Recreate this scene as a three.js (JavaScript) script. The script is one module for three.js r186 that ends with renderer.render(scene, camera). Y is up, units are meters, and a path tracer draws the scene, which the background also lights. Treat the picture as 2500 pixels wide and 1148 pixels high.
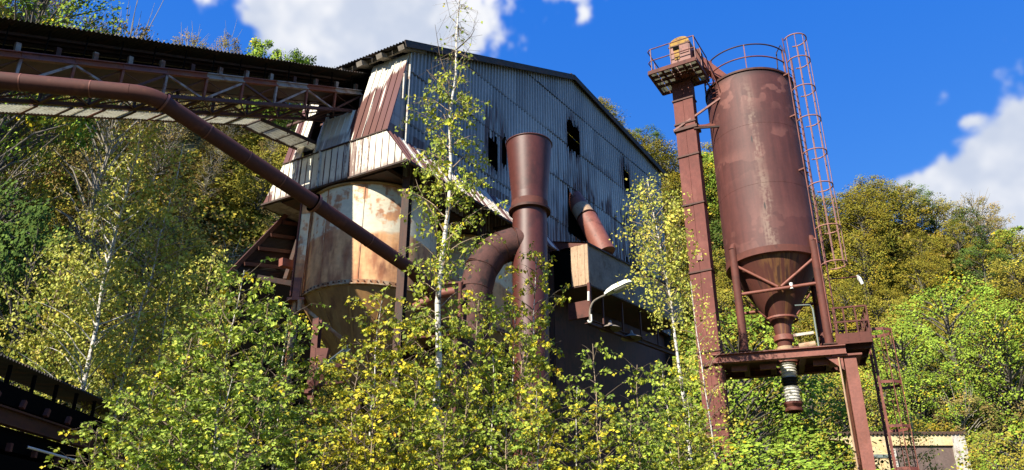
import * as THREE from 'three';

// ---------------------------------------------------------------- camera, sky, sun, exposure
const scene = new THREE.Scene();
const camera = new THREE.PerspectiveCamera(31.28, 1024 / 470, 0.1, 2000);
const EYE = new THREE.Vector3(0, 1.6, 0), PITCH = Math.atan2(950, 2050);
camera.position.copy(EYE);
camera.lookAt(0, 1.6 + Math.sin(PITCH), -Math.cos(PITCH));
const renderer = new THREE.WebGLRenderer({ antialias: true });
renderer.toneMapping = THREE.LinearToneMapping;
renderer.toneMappingExposure = 2.0;
renderer.shadowMap.enabled = true;
const SUN_AZ = 220, SUN_EL = 33, rad = Math.PI / 180;
const SUN = new THREE.Vector3(Math.sin(SUN_AZ * rad) * Math.cos(SUN_EL * rad), Math.sin(SUN_EL * rad), -Math.cos(SUN_AZ * rad) * Math.cos(SUN_EL * rad));
const sun = new THREE.DirectionalLight(new THREE.Color(1, 0.93, 0.79), 5.0);
sun.position.copy(SUN).multiplyScalar(120).add(new THREE.Vector3(0, 8, -35));
sun.target.position.set(0, 8, -35);
sun.castShadow = true;
Object.assign(sun.shadow.camera, { left: -70, right: 70, top: 70, bottom: -70, near: 1, far: 300 });
sun.shadow.mapSize.set(4096, 4096);
scene.add(sun, sun.target);

// ---------------------------------------------------------------- random numbers, noise
function rng(seed) { let a = (seed * 2654435761 + 12345) >>> 0; return () => { a = (a + 0x6D2B79F5) >>> 0; let t = a; t = Math.imul(t ^ (t >>> 15), t | 1); t ^= t + Math.imul(t ^ (t >>> 7), t | 61); return ((t ^ (t >>> 14)) >>> 0) / 4294967296; }; }
const h3 = (x, y, z) => { let n = Math.imul(x | 0, 374761393) ^ Math.imul(y | 0, 668265263) ^ Math.imul(z | 0, 1274126177); n = Math.imul(n ^ (n >>> 13), 1274126177); return ((n ^ (n >>> 16)) >>> 0) / 4294967296; };
const fade = (t) => t * t * (3 - 2 * t), mix = (a, b, t) => a + (b - a) * t, clamp = (x, a = 0, b = 1) => Math.min(b, Math.max(a, x)), sstep = (a, b, x) => fade(clamp((x - a) / (b - a)));
function n2(x, y, px, py, s) { // periodic value noise, px, py in cells
  let i = Math.floor(x), j = Math.floor(y); const u = fade(x - i), v = fade(y - j);
  i = ((i % px) + px) % px; j = ((j % py) + py) % py; const i1 = (i + 1) % px, j1 = (j + 1) % py;
  return mix(mix(h3(i, j, s), h3(i1, j, s), u), mix(h3(i, j1, s), h3(i1, j1, s), u), v);
}
function f2(x, y, px, py, s, o = 4) { let a = 0, w = 0.5, t = 0; for (let k = 0; k < o; k++) { a += w * n2(x, y, px, py, s + k * 17); t += w; w *= 0.55; x *= 2; y *= 2; px *= 2; py *= 2; } return a / t; }
function n3(x, y, z, s) { const i = Math.floor(x), j = Math.floor(y), k = Math.floor(z), u = fade(x - i), v = fade(y - j), w = fade(z - k); const q = (a, b, c) => h3(i + a + s * 57, j + b, k + c); return mix(mix(mix(q(0, 0, 0), q(1, 0, 0), u), mix(q(0, 1, 0), q(1, 1, 0), u), v), mix(mix(q(0, 0, 1), q(1, 0, 1), u), mix(q(0, 1, 1), q(1, 1, 1), u), v), w); }
function f3(x, y, z, s, o) { let a = 0, w = 0.5, t = 0; for (let k = 0; k < o; k++) { a += w * n3(x, y, z, s + k); t += w; w *= 0.52; x *= 2.03; y *= 2.03; z *= 2.03; } return a / t; }

// ---------------------------------------------------------------- sky: deep blue autumn air with fair weather cumulus
{
  const Wd = 2048, Hd = 1024, d = new Float32Array(Wd * Hd * 4);
  // [azimuth, elevation, half width, half height, strength] in degrees
  const heaps = [[-20.4, 38.4, 2.4, 2.0, 0.9], [-16.0, 39.2, 4.0, 2.7, 1.05], [-11.6, 39.4, 5, 3.0, 1.15], [-7.2, 39.4, 4, 2.6, 1.15], [-5.2, 39.0, 1.6, 1.9, 0.95], [-12.8, 37.0, 3.6, 1.5, 0.95], [-17.3, 36.4, 2.6, 1.4, 0.8], [-8.6, 37.6, 3.0, 1.3, 0.9], [-13, 43, 8, 3, 1.0],
    [33.8, 25.2, 3.3, 2.5, 1.2], [36.0, 23.2, 4.6, 3.4, 1.2], [31.6, 23.6, 2.6, 1.4, 0.9], [30.6, 24.3, 2.8, 1.7, 0.95], [28.2, 25.0, 2.0, 0.9, 0.75], [32.6, 28.3, 0.7, 0.35, 0.62], [41, 27, 5, 4, 1.1],
    [3.4, 41.2, 2.6, 0.9, 0.50], [6.2, 39.6, 0.8, 1.0, 0.42], [5.9, 41.0, 1.2, 0.6, 0.42], [-32, 47, 8, 3, 0.9], [58, 33, 9, 4, 1], [80, 22, 9, 3, 1], [-80, 30, 12, 4, 1], [120, 35, 10, 4, 1], [165, 20, 12, 3, 1], [210, 48, 9, 4, 0.9], [250, 22, 12, 3, 1], [140, 55, 9, 5, 0.9]];
  for (let j = 0; j < Hd; j++) {
    const el = ((j + 0.5) / Hd - 0.5) * 180, ce = Math.cos(el * rad), se = Math.sin(el * rad);
    const hz = Math.exp(-Math.max(0, el) / 12) * 0.9, r0 = mix(0.005, 0.28, hz), g0 = mix(0.080, 0.66, hz), b0 = mix(0.375, 0.98, hz);
    for (let i = 0; i < Wd; i++) {
      const ph = ((i + 0.5) / Wd - 0.5) * 360, x = Math.cos(ph * rad) * ce, z = Math.sin(ph * rad) * ce;
      let r = r0, g = g0, b = b0;
      if (el < 0) { r = 0.06; g = 0.065; b = 0.045; } else {
        const az = Math.atan2(x, -z) / rad;
        let m = 0;
        for (const [ca, ck, ra, re, s] of heaps) { let da = az - ca; if (da > 180) da -= 360; if (da < -180) da += 360; const q = (da * ce / ra) ** 2 + ((el - ck) / re) ** 2; if (q < 6) m += s * Math.exp(-q * 1.15); }
        if (m > 0.03) {
          const n = f3(x * 21, se * 26, z * 21, 3, 6), n1 = f3(x * 60 + 9, se * 60, z * 60, 9, 4), fine = n * 0.72 + n1 * 0.28;
          const body = Math.min(1.25, m) * 0.95 + (fine - 0.5) * 2.1 - 0.22, a = sstep(0.08, 0.42, body), lit = sstep(0.25, 0.95, f3(x * 17 + 4, se * 22 - 0.3, z * 17, 12, 4) + (fine - 0.5) * 0.8);
          const cr = mix(0.30, 0.54, lit), cg = mix(0.335, 0.535, lit), cb = mix(0.41, 0.535, lit);
          r = mix(r, cr, a); g = mix(g, cg, a); b = mix(b, cb, a);
        }
      }
      const o = (j * Wd + i) * 4; d[o] = r; d[o + 1] = g; d[o + 2] = b; d[o + 3] = 1;
    }
  }
  const sky = new THREE.DataTexture(d, Wd, Hd, THREE.RGBAFormat, THREE.FloatType);
  sky.mapping = THREE.EquirectangularReflectionMapping; sky.colorSpace = THREE.LinearSRGBColorSpace; sky.minFilter = sky.magFilter = THREE.LinearFilter; sky.needsUpdate = true;
  scene.background = sky; scene.environment = sky;
}

// ---------------------------------------------------------------- textures and materials
const enc = (c) => Math.round(255 * (c <= 0.0031308 ? 12.92 * Math.max(0, c) : 1.055 * Math.pow(Math.min(1, c), 1 / 2.4) - 0.055));
function paint(w, h, fn, rx, ry, wrap = true) { // fn(x, y) in 0..1 gives linear [r, g, b]; rx, ry: metres the picture covers
  const d = new Uint8Array(w * h * 4);
  for (let j = 0; j < h; j++) for (let i = 0; i < w; i++) { const c = fn((i + 0.5) / w, (j + 0.5) / h), o = (j * w + i) * 4; d[o] = enc(c[0]); d[o + 1] = enc(c[1]); d[o + 2] = enc(c[2]); d[o + 3] = 255; }
  const t = new THREE.DataTexture(d, w, h); t.colorSpace = THREE.SRGBColorSpace; t.magFilter = THREE.LinearFilter; t.minFilter = THREE.LinearMipmapLinearFilter; t.generateMipmaps = true;
  t.wrapS = t.wrapT = wrap ? THREE.RepeatWrapping : THREE.ClampToEdgeWrapping; t.repeat.set(1 / rx, 1 / ry); t.needsUpdate = true; return t;
}
const lerp3 = (a, b, t) => [a[0] + (b[0] - a[0]) * t, a[1] + (b[1] - a[1]) * t, a[2] + (b[2] - a[2]) * t];
const mul3 = (a, k) => [a[0] * k, a[1] * k, a[2] * k];
function rustTex(base, rust, dark, amount, seed, rx = 3, ry = 3, size = 512) {
  return paint(size, size, (x, y) => {
    const st = f2(x * 24, y * 3, 24, 3, seed, 4), bl = f2(x * 5, y * 5, 5, 5, seed + 40, 5), fi = f2(x * 40, y * 40, 40, 40, seed + 80, 3);
    let c = lerp3(base, rust, sstep(1 - amount - 0.16, 1 - amount + 0.16, bl * 0.62 + st * 0.38));
    c = lerp3(c, dark, 0.75 * sstep(0.58, 0.78, f2(x * 7 + 3, y * 7, 7, 7, seed + 120, 5)));
    return mul3(c, 0.55 + 0.9 * (fi * 0.45 + st * 0.55));
  }, rx, ry);
}
const std = (o) => new THREE.MeshStandardMaterial({ side: THREE.DoubleSide, roughness: 0.75, metalness: 0, ...o });
const RUSTC = [0.155, 0.046, 0.026], RUSTD = [0.042, 0.017, 0.012], OXRED = [0.19, 0.062, 0.045];
const M = {
  oxide: std({ map: rustTex([0.1347, 0.0353, 0.0224], [0.1056, 0.0276, 0.0163], [0.0546, 0.0154, 0.0102], 0.5, 11), roughness: 0.78 }),
  oxideDark: std({ map: rustTex([0.0601, 0.0141, 0.0069], [0.0801, 0.0200, 0.0082], [0.0240, 0.0070, 0.0041], 0.5, 15), roughness: 0.7 }),
  pipe: std({ map: rustTex([0.1041, 0.0236, 0.0134], [0.0824, 0.0191, 0.0105], [0.1647, 0.0479, 0.0251], 0.5, 21, 2.2, 2.2), roughness: 0.78 }),
  stackPaint: std({ map: rustTex([0.1030, 0.0248, 0.0168], [0.0790, 0.0196, 0.0118], [0.0583, 0.0148, 0.0092], 0.45, 31, 4, 4), roughness: 0.5 }),
  elevator: std({ map: rustTex([0.1318, 0.0354, 0.0263], [0.1014, 0.0263, 0.0182], [0.1690, 0.0557, 0.0407], 0.5, 41, 3, 5), roughness: 0.8 }),
  railing: std({ map: rustTex([0.2340, 0.0643, 0.0415], [0.1591, 0.0393, 0.0221], [0.0749, 0.0203, 0.0110], 0.5, 51, 1, 1), roughness: 0.6 }),
  pinkSteel: std({ map: rustTex([0.2732, 0.0895, 0.0599], [0.1973, 0.0587, 0.0338], [0.1138, 0.0309, 0.0156], 0.45, 61, 2, 2), roughness: 0.6 }),
  galley: std({ map: rustTex([0.2677, 0.1553, 0.0908], [0.2167, 0.0502, 0.0201], [0.0638, 0.0229, 0.0112], 0.62, 71, 1.6, 1.6) }),
  darkSteel: std({ map: rustTex([0.0360, 0.0221, 0.0150], [0.0675, 0.0238, 0.0120], [0.0180, 0.0127, 0.0090], 0.5, 81, 2, 2) }),
  truss: std({ map: rustTex([0.36, 0.32, 0.29], [0.20, 0.085, 0.052], [0.09, 0.04, 0.028], 0.5, 261, 1.2, 1.2) }),
  elbow: std({ map: rustTex([0.115, 0.042, 0.032], [0.060, 0.023, 0.017], [0.018, 0.011, 0.009], 0.5, 271, 1.6, 1.6), roughness: 0.85 }),
  cage: std({ map: rustTex([0.34, 0.17, 0.135], [0.26, 0.115, 0.085], [0.15, 0.06, 0.04], 0.5, 251, 1, 1), roughness: 0.65 }),
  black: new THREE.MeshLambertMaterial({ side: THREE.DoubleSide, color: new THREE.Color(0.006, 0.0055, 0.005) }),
  roofSheet: std({ map: rustTex([0.040, 0.033, 0.029], [0.085, 0.038, 0.022], [0.02, 0.017, 0.015], 0.4, 91, 2, 2), roughness: 0.8 }),
  timber: std({ map: rustTex([0.2800, 0.2450, 0.2030], [0.1890, 0.1540, 0.1190], [0.0980, 0.0770, 0.0595], 0.5, 101, 1, 1), roughness: 0.85 }),
  whiteTrim: std({ map: rustTex([0.5610, 0.5270, 0.4590], [0.4420, 0.3825, 0.3060], [0.1700, 0.0765, 0.0425], 0.4, 111, 1.5, 1.5) }),
  rustWhite: std({ map: rustTex([0.5600, 0.4320, 0.2772], [0.3200, 0.1260, 0.0424], [0.1500, 0.0496, 0.0200], 0.5, 121, 1.4, 2.2) }),
  walkway: new THREE.MeshPhysicalMaterial({ side: THREE.DoubleSide, transmission: 0.55, thickness: 0, map: rustTex([0.7104, 0.6912, 0.5580], [0.6336, 0.6144, 0.4860], [0.3456, 0.2880, 0.1980], 0.4, 131, 1.5, 1.5), roughness: 0.95 }),
  yellow: std({ map: rustTex([0.4000, 0.2250, 0.0245], [0.2880, 0.1500, 0.0210], [0.1200, 0.0413, 0.0210], 0.45, 141, 0.8, 0.8) }),
  concreteSheet: std({ map: rustTex([0.3272, 0.2746, 0.2232], [0.2502, 0.2016, 0.1600], [0.1925, 0.1373, 0.0967], 0.5, 151, 3, 3), roughness: 0.85 }),
  tanSheet: std({ map: rustTex([0.4760, 0.3200, 0.1960], [0.3910, 0.2480, 0.1440], [0.3060, 0.1520, 0.0800], 0.4, 161, 1.2, 2) }),
  cream: std({ map: rustTex([0.6290, 0.5084, 0.2880], [0.5610, 0.3854, 0.1760], [0.4250, 0.3444, 0.2160], 0.42, 171, 3, 2), roughness: 0.9 }),
  mauve: std({ map: rustTex([0.1800, 0.1260, 0.1050], [0.1575, 0.1080, 0.0910], [0.1275, 0.0900, 0.0770], 0.5, 181, 3, 3), roughness: 0.9 }),
  tile: std({ map: rustTex([0.13, 0.09, 0.065], [0.1, 0.055, 0.035], [0.05, 0.04, 0.033], 0.5, 191, 1, 1), roughness: 0.9 }),
  lampWhite: std({ color: new THREE.Color(0.84, 0.83, 0.76), roughness: 0.45 }),
  lampGlass: std({ color: new THREE.Color(0.50, 0.48, 0.38), roughness: 0.3 }),
  hose: std({ color: new THREE.Color(0.85, 0.83, 0.76), roughness: 0.8 }),
  hoseBlack: std({ color: new THREE.Color(0.013, 0.013, 0.014), roughness: 0.7 }),
  greyPipe: std({ color: new THREE.Color(0.20, 0.24, 0.22), roughness: 0.6 }),
};
// galvanised wall cladding, 24 m by 14 m from w = 15
M.wall = std({ roughness: 0.5, metalness: 0.15, map: paint(2048, 1024, (x, y) => {
  const u = x * 24, w = 15 + y * 14, sheet = Math.floor(u / 0.88), row = Math.floor((w - 16.5) / 2.3);
  const tone = 0.80 + 0.34 * h3(sheet, row, 5), st = f2(x * 240, y * 5, 240, 5, 3, 4), bl = f2(x * 20, y * 12, 20, 12, 7, 4), fi = f2(x * 300, y * 170, 300, 170, 9, 2);
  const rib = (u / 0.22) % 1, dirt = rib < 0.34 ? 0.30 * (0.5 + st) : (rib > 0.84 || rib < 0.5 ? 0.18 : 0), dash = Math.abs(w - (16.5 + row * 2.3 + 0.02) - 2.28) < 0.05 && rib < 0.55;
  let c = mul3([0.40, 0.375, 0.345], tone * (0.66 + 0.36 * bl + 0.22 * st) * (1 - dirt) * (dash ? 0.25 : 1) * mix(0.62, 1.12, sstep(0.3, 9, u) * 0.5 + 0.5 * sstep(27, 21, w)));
  // rust bleeding down from the laps and round the openings
  const wr = w - (16.5 + row * 2.3), low = sstep(8.5, 13, u) * sstep(25.2, 20.5, w), reach = 0.22 + 2.3 * low * n2(u * 4.5, 3, 512, 8, 15) ** 1.6;
  let rust = sstep(reach, reach * 0.35, wr) * sstep(0.40, 0.52, st) * (0.16 + 1.15 * low);
  rust = Math.max(rust, sstep(0.56, 0.70, f2(x * 120, y * 4, 120, 4, 21, 3)) * low);
  for (const [hu, hw, ru, rw] of [[5.4, 20.8, 1.1, 2.1], [12.1, 24.0, 1.0, 1.7], [17.7, 24.3, 0.9, 1.5], [12.4, 20.2, 2.2, 2.2], [17.6, 20, 2, 2.2], [19.5, 18, 3, 2]]) { const q = ((u - hu) / ru) ** 2 + ((w - hw) / rw) ** 2; rust = Math.max(rust, sstep(0.44, 0.56, st) * sstep(1.25, 0.3, q)); }
  if (u > 10 && w < 20.9) rust = Math.max(rust, 0.8 * sstep(0.40, 0.52, st) * sstep(20.9, 19.4, w)); if (w < 18.4) rust = Math.max(rust, 0.85 * sstep(0.36, 0.5, st));
  c = lerp3(c, lerp3([0.17, 0.068, 0.036], [0.035, 0.019, 0.014], fi), clamp(rust));
  return mul3(c, 0.9 + 0.2 * fi);
}, 24, 14) });
// white ribbed panels of the front, 8 m across from v = -1.5, 6.4 m tall from w = 16
M.front = std({ roughness: 0.45, map: paint(1024, 1024, (x, y) => {
  const v = -1.5 + x * 8, w = 16 + y * 6.4, pan = Math.floor((v + 20) / 0.305), st = f2(x * 200, y * 6, 200, 6, 33, 4), bl = f2(x * 14, y * 12, 14, 12, 37, 5), fi = f2(x * 120, y * 100, 120, 100, 39, 3);
  let c = mul3([0.64, 0.60, 0.50], 0.84 + 0.2 * bl + 0.08 * h3(pan, 3, 8)), rust = 0;
  const red = lerp3([0.088, 0.027, 0.020], [0.125, 0.042, 0.030], st);
  if (w > 18) { // upper, sloping part: red lead shows where the white has gone
    const edge = v < 2 ? 21.05 - 0.35 * v + 0.9 * (n2(v * 3.3 + 9, 1, 512, 8, 41) - 0.5) + 0.6 * (st - 0.5) : (v > 4.7 ? 20.9 : 18.6);
    rust = sstep(0.12, -0.1, w - edge) * (sstep(0.80, 0.74, n2(v * 8.2, w * 0.5, 512, 64, 47) * 0.75 + st * 0.25));
    if (v > 2 && v < 4.7) rust *= 0.5;
  } else {
    const band = h3(pan, 7, 3);
    rust = band > 0.90 ? 0.85 * sstep(0.46, 0.60, st + (fi - 0.5) * 0.3) : 0.8 * sstep(0.66, 0.80, st) * sstep(0.45, 0.8, bl);
    if (v < -0.75) rust = Math.max(rust, sstep(0.35, 0.5, bl)); if (v > 1.52 && v < 1.72) rust = Math.max(rust, 0.9 * sstep(0.28, 0.42, st)); if (v > 5.5) rust = Math.max(rust, sstep(0.38, 0.5, bl));
    rust = Math.max(rust, 0.7 * sstep(16.75, 16.45, w + (st - 0.5) * 0.6));
  }
  rust = Math.max(rust, 0.3 * sstep(0.68, 0.8, bl) * sstep(0.5, 0.7, fi));
  return mul3(lerp3(c, red, clamp(rust)), 0.92 + 0.16 * fi);
}, 8, 6.4) });
M.skirt = std({ roughness: 0.5, map: paint(512, 256, (x, y) => { const s = n2(x * 46, 1, 46, 8, 51), st = f2(x * 90, y * 4, 90, 4, 53, 3), k = sstep(0.42, 0.58, s * 0.7 + st * 0.3 + 0.12 - 0.25 * sstep(0.2, 0.7, x)); return mul3(lerp3([0.56, 0.50, 0.42], [0.11, 0.036, 0.025], k), 0.85 + 0.3 * st); }, 10, 2) });
// bin plates: chalky white above, orange rust below
M.bin = std({ roughness: 0.75, map: paint(1024, 512, (x, y) => {
  const st = f2(x * 60, y * 4, 60, 4, 61, 4), bl = f2(x * 16, y * 6, 16, 6, 65, 5), fi = f2(x * 100, y * 40, 100, 40, 69, 3);
  const white = lerp3([0.60, 0.53, 0.37], [0.74, 0.68, 0.53], bl), orange = lerp3([0.66, 0.26, 0.045], [0.34, 0.10, 0.022], sstep(0.3, 0.7, st));
  const line = 0.50 + 0.16 * (bl - 0.5);
  let k = Math.max(sstep(0.03, -0.02, y - line) * (0.72 + 0.5 * (st - 0.35)), 0.8 * sstep(0.50, 0.62, bl * 0.4 + st * 0.4 + fi * 0.2));
  let c = lerp3(white, orange, clamp(k));
  c = lerp3(c, [0.12, 0.045, 0.024], 0.7 * sstep(0.60, 0.76, f2(x * 40, y * 6, 40, 6, 77, 5) * 0.6 + st * 0.4) * (y < line ? 0.9 : 0.3));
  return mul3(c, 0.82 + 0.36 * fi);
}, 12.25, 3.9) });
M.siloCone = std({ roughness: 0.7, map: paint(512, 256, (x, y) => { const st = f2(x * 70, y * 3, 70, 3, 301, 4), bl = f2(x * 9, y * 4, 9, 4, 305, 4); let c = lerp3([0.135, 0.036, 0.024], [0.095, 0.027, 0.018], bl); c = lerp3(c, [0.20, 0.085, 0.028], sstep(0.50, 0.62, st * 0.7 + bl * 0.3) * sstep(0.12, 0.02, Math.abs(x - 0.47))); c = lerp3(c, [0.06, 0.02, 0.013], sstep(0.60, 0.72, st) * sstep(0.2, 0.6, y)); return mul3(c, 0.8 + 0.4 * st); }, 1, 1) });
M.cone = std({ roughness: 0.7, map: rustTex([0.46, 0.27, 0.095], [0.32, 0.165, 0.055], [0.16, 0.065, 0.032], 0.5, 201, 3, 6) });
// silo shell: 9.75 m round, 7.1 m tall
M.silo = std({ roughness: 0.66, map: paint(1024, 1024, (x, y) => {
  const st = f2(x * 90, y * 6, 90, 6, 81, 4), bl = f2(x * 14, y * 11, 14, 11, 85, 5), fi = f2(x * 120, y * 90, 120, 90, 89, 3), lump = f2(x * 11 + 0.5, y * 9, 11, 9, 93, 4);
  let c = lerp3([0.078, 0.0225, 0.0175], [0.122, 0.0355, 0.028], clamp((bl * 0.6 + st * 0.4 - 0.5) * 1.8 + 0.5));
  const pale = sstep(0.535, 0.575, lump) * (sstep(0.70, 0.9, y) + 0.75 * sstep(0.28, 0.1, Math.abs(y - 0.62)) * sstep(0.5, 0.7, f2(x * 5, y * 5, 5, 5, 95, 2)) + 0.4 * sstep(0.3, 0.1, y) );
  c = lerp3(c, [0.23, 0.088, 0.068], 0.75 * clamp(pale));
  const cx = 0.5 + 0.018 * (0.5 - y) + 0.012 * (n2(1, y * 9, 4, 9, 99) - 0.5), dx = Math.abs(x - cx), run = sstep(0.030, 0.0, dx - 0.02 * (st - 0.5)) * sstep(0.36, 0.62, st * 0.6 + fi * 0.4) * sstep(1.0, 0.8, y) * (0.35 + 0.65 * n2(2, y * 14, 4, 14, 97));
  c = lerp3(c, [0.29, 0.205, 0.15], 0.62 * run);
  c = mul3(c, 1 - 0.5 * sstep(0.035, 0, 1 - y - 0.02 * st));
  for (const [gx, gy] of [[0.487, 0.585], [0.499, 0.21]]) c = mul3(c, 1 - 0.93 * sstep(1, 0.4, (Math.abs(x - gx) / 0.0036) ** 1 + ((y - gy) / 0.026) ** 2));
  return mul3(c, 0.78 + 0.26 * st + 0.20 * fi);
}, 1, 1) });
M.bark = std({ roughness: 0.8, map: paint(256, 512, (x, y) => { const b = f2(x * 4, y * 60, 4, 60, 211, 3), l = f2(x * 6, y * 14, 6, 14, 215, 4); let c = lerp3([0.72, 0.68, 0.60], [0.50, 0.45, 0.38], l); c = lerp3(c, [0.05, 0.04, 0.035], 0.9 * sstep(0.61, 0.68, b)); c = lerp3(c, [0.06, 0.05, 0.042], sstep(0.66, 0.72, l)); return c; }, 0.5, 1.6) });
M.barkTan = std({ roughness: 0.85, color: new THREE.Color(0.34, 0.25, 0.16) });
M.twig = std({ roughness: 0.9, color: new THREE.Color(0.13, 0.095, 0.065) });
M.trunkDark = std({ roughness: 0.95, color: new THREE.Color(0.10, 0.085, 0.066) });
M.trunkPale = std({ roughness: 0.95, color: new THREE.Color(0.27, 0.24, 0.19) });
M.leaf = new THREE.MeshPhysicalMaterial({ side: THREE.DoubleSide, vertexColors: true, roughness: 0.62, specularIntensity: 0.45, transmission: 0.28, thickness: 0 });
M.farLeaf = new THREE.MeshPhysicalMaterial({ side: THREE.DoubleSide, vertexColors: true, roughness: 0.9, specularIntensity: 0.15 });
M.ground = std({ roughness: 1, map: rustTex([0.075, 0.068, 0.036], [0.065, 0.075, 0.028], [0.035, 0.028, 0.018], 0.5, 221, 12, 12) });

for (const k of ['elbow', 'pipe', 'oxide', 'oxideDark', 'elevator', 'pinkSteel', 'stackPaint', 'darkSteel', 'cone', 'railing']) { M[k].bumpMap = M[k].map; M[k].bumpScale = k === 'elbow' ? 0.06 : 0.02; }
for (const k in M) if (!/leaf|twig|trunk|farLeaf|black|ground/i.test(k)) M[k].color.multiplyScalar(k.startsWith('bark') ? 0.95 : { bin: 1.0, front: 1.0, elevator: 1.12, skirt: 1.0, whiteTrim: 0.9, cage: 1.1, cream: 1.0 }[k] ?? 0.80);

// ---------------------------------------------------------------- geometry builder
const V3 = (x, y, z) => new THREE.Vector3(x, y, z);
class G {
  constructor() { this.p = []; this.n = []; this.t = []; this.c = []; }
  tri(a, b, c, n, ta, tb, tc, col) {
    for (const [q, m, w] of [[a, n[0], ta], [b, n[1], tb], [c, n[2], tc]]) { this.p.push(q.x, q.y, q.z); this.n.push(m.x, m.y, m.z); this.t.push(w[0], w[1]); if (col) this.c.push(col[0], col[1], col[2]); }
  }
  quad(a, b, c, d, uv, nn) { // a b along u, a d along v
    const n = nn ?? (() => { const m = b.clone().sub(a).cross(d.clone().sub(a)).normalize(); return [m, m, m, m]; })();
    const w = a.distanceTo(b), h = a.distanceTo(d), o = (a.x * 0.37 + a.z * 0.73) % 1, T = uv ?? [[o, a.y], [o + w, a.y], [o + w, a.y + h], [o, a.y + h]];
    this.tri(a, b, c, [n[0], n[1], n[2]], T[0], T[1], T[2]); this.tri(a, c, d, [n[0], n[2], n[3]], T[0], T[2], T[3]); return this;
  }
  poly(pts, uv) { const n = pts[1].clone().sub(pts[0]).cross(pts[2].clone().sub(pts[0])).normalize(), N = [n, n, n]; for (let i = 1; i < pts.length - 1; i++) this.tri(pts[0], pts[i], pts[i + 1], N, uv(pts[0]), uv(pts[i]), uv(pts[i + 1])); return this; }
  frame(o, X, Y, Z) { // box from corner o with edge vectors
    const a = o, b = o.clone().add(X), c = b.clone().add(Y), d = o.clone().add(Y), e = [a, b, c, d].map((q) => q.clone().add(Z));
    this.quad(b, a, d, c); this.quad(e[0], e[1], e[2], e[3]); this.quad(a, b, e[1], e[0]); this.quad(d, e[3], e[2], c); this.quad(a, e[0], e[3], d); this.quad(b, c, e[2], e[1]); return this;
  }
  bar(a, b, w, h, upv = V3(0, 1, 0)) { // rectangular bar between two points
    const Z = b.clone().sub(a), k = Z.clone().normalize(); let u = Math.abs(k.dot(upv)) > 0.96 ? V3(k.y > 0 ? 0.3 : 0.3, 0, -0.95) : upv; const X = k.clone().cross(u).normalize(), Y = X.clone().cross(k).normalize();
    return this.frame(a.clone().addScaledVector(X, -w / 2).addScaledVector(Y, -h / 2), X.multiplyScalar(w), Y.multiplyScalar(h), Z);
  }
  ibeam(a, b, w, h, t = 0.03, upv = V3(0, 1, 0)) {
    const k = b.clone().sub(a).normalize(); let u = Math.abs(k.dot(upv)) > 0.96 ? V3(0.3, 0, -0.95) : upv; const X = k.clone().cross(u).normalize(), Y = X.clone().cross(k).normalize();
    this.bar(a, b, t * 0.7, h - 2 * t, u);
    for (const s of [-1, 1]) { const o = Y.clone().multiplyScalar(s * (h - t) / 2); this.bar(a.clone().add(o), b.clone().add(o), w, t, u); } return this;
  }
  tube(pts, r, n = 10, caps = true) { // r: number or function of 0..1
    const R = typeof r === 'function' ? r : () => r, K = pts.length; let len = 0, U = null; const rows = [];
    for (let i = 0; i < K; i++) {
      const tg = (i === 0 ? pts[1].clone().sub(pts[0]) : i === K - 1 ? pts[i].clone().sub(pts[i - 1]) : pts[i + 1].clone().sub(pts[i - 1])).normalize();
      if (!U) U = Math.abs(tg.y) > 0.9 ? V3(1, 0, 0) : V3(0, 1, 0); U = U.sub(tg.clone().multiplyScalar(U.dot(tg))).normalize().clone(); const W2 = tg.clone().cross(U), rr = R(i / (K - 1));
      if (i) len += pts[i].distanceTo(pts[i - 1]);
      const row = []; for (let j = 0; j <= n; j++) { const f = (j / n) * 2 * Math.PI, m = U.clone().multiplyScalar(Math.cos(f)).addScaledVector(W2, Math.sin(f)); row.push([pts[i].clone().addScaledVector(m, rr), m, [(j / n) * Math.max(0.05, rr) * 6.28, len]]); } rows.push(row);
    }
    for (let i = 0; i < K - 1; i++) for (let j = 0; j < n; j++) { const a = rows[i][j], b = rows[i][j + 1], c = rows[i + 1][j + 1], d = rows[i + 1][j]; this.tri(a[0], b[0], c[0], [a[1], b[1], c[1]], a[2], b[2], c[2]); this.tri(a[0], c[0], d[0], [a[1], c[1], d[1]], a[2], c[2], d[2]); }
    if (caps) for (const [i, s] of [[0, -1], [K - 1, 1]]) { const m = (i ? pts[i].clone().sub(pts[i - 1]) : pts[1].clone().sub(pts[0])).normalize().multiplyScalar(s), N = [m, m, m]; for (let j = 1; j < n - 1; j++) this.tri(rows[i][0][0], rows[i][j][0], rows[i][j + 1][0], N, [0, 0], [0.1, 0], [0.1, 0.1]); }
    return this;
  }
  rod(a, b, r, n = 8) { return this.tube([a, b], r, n); }
  ring(c, axis, R, r, n = 40, m = 8, f0 = 0, f1 = 2 * Math.PI, ref) { const k = axis.clone().normalize(), X = ref ? ref.clone() : (Math.abs(k.y) > 0.9 ? V3(1, 0, 0) : V3(0, 1, 0)).cross(k).normalize(), Y = k.clone().cross(X), pts = []; for (let i = 0; i <= n; i++) { const f = f0 + (f1 - f0) * i / n; pts.push(c.clone().addScaledVector(X, Math.cos(f) * R).addScaledVector(Y, Math.sin(f) * R)); } return this.tube(pts, r, m, f1 - f0 < 6.2); }
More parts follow.
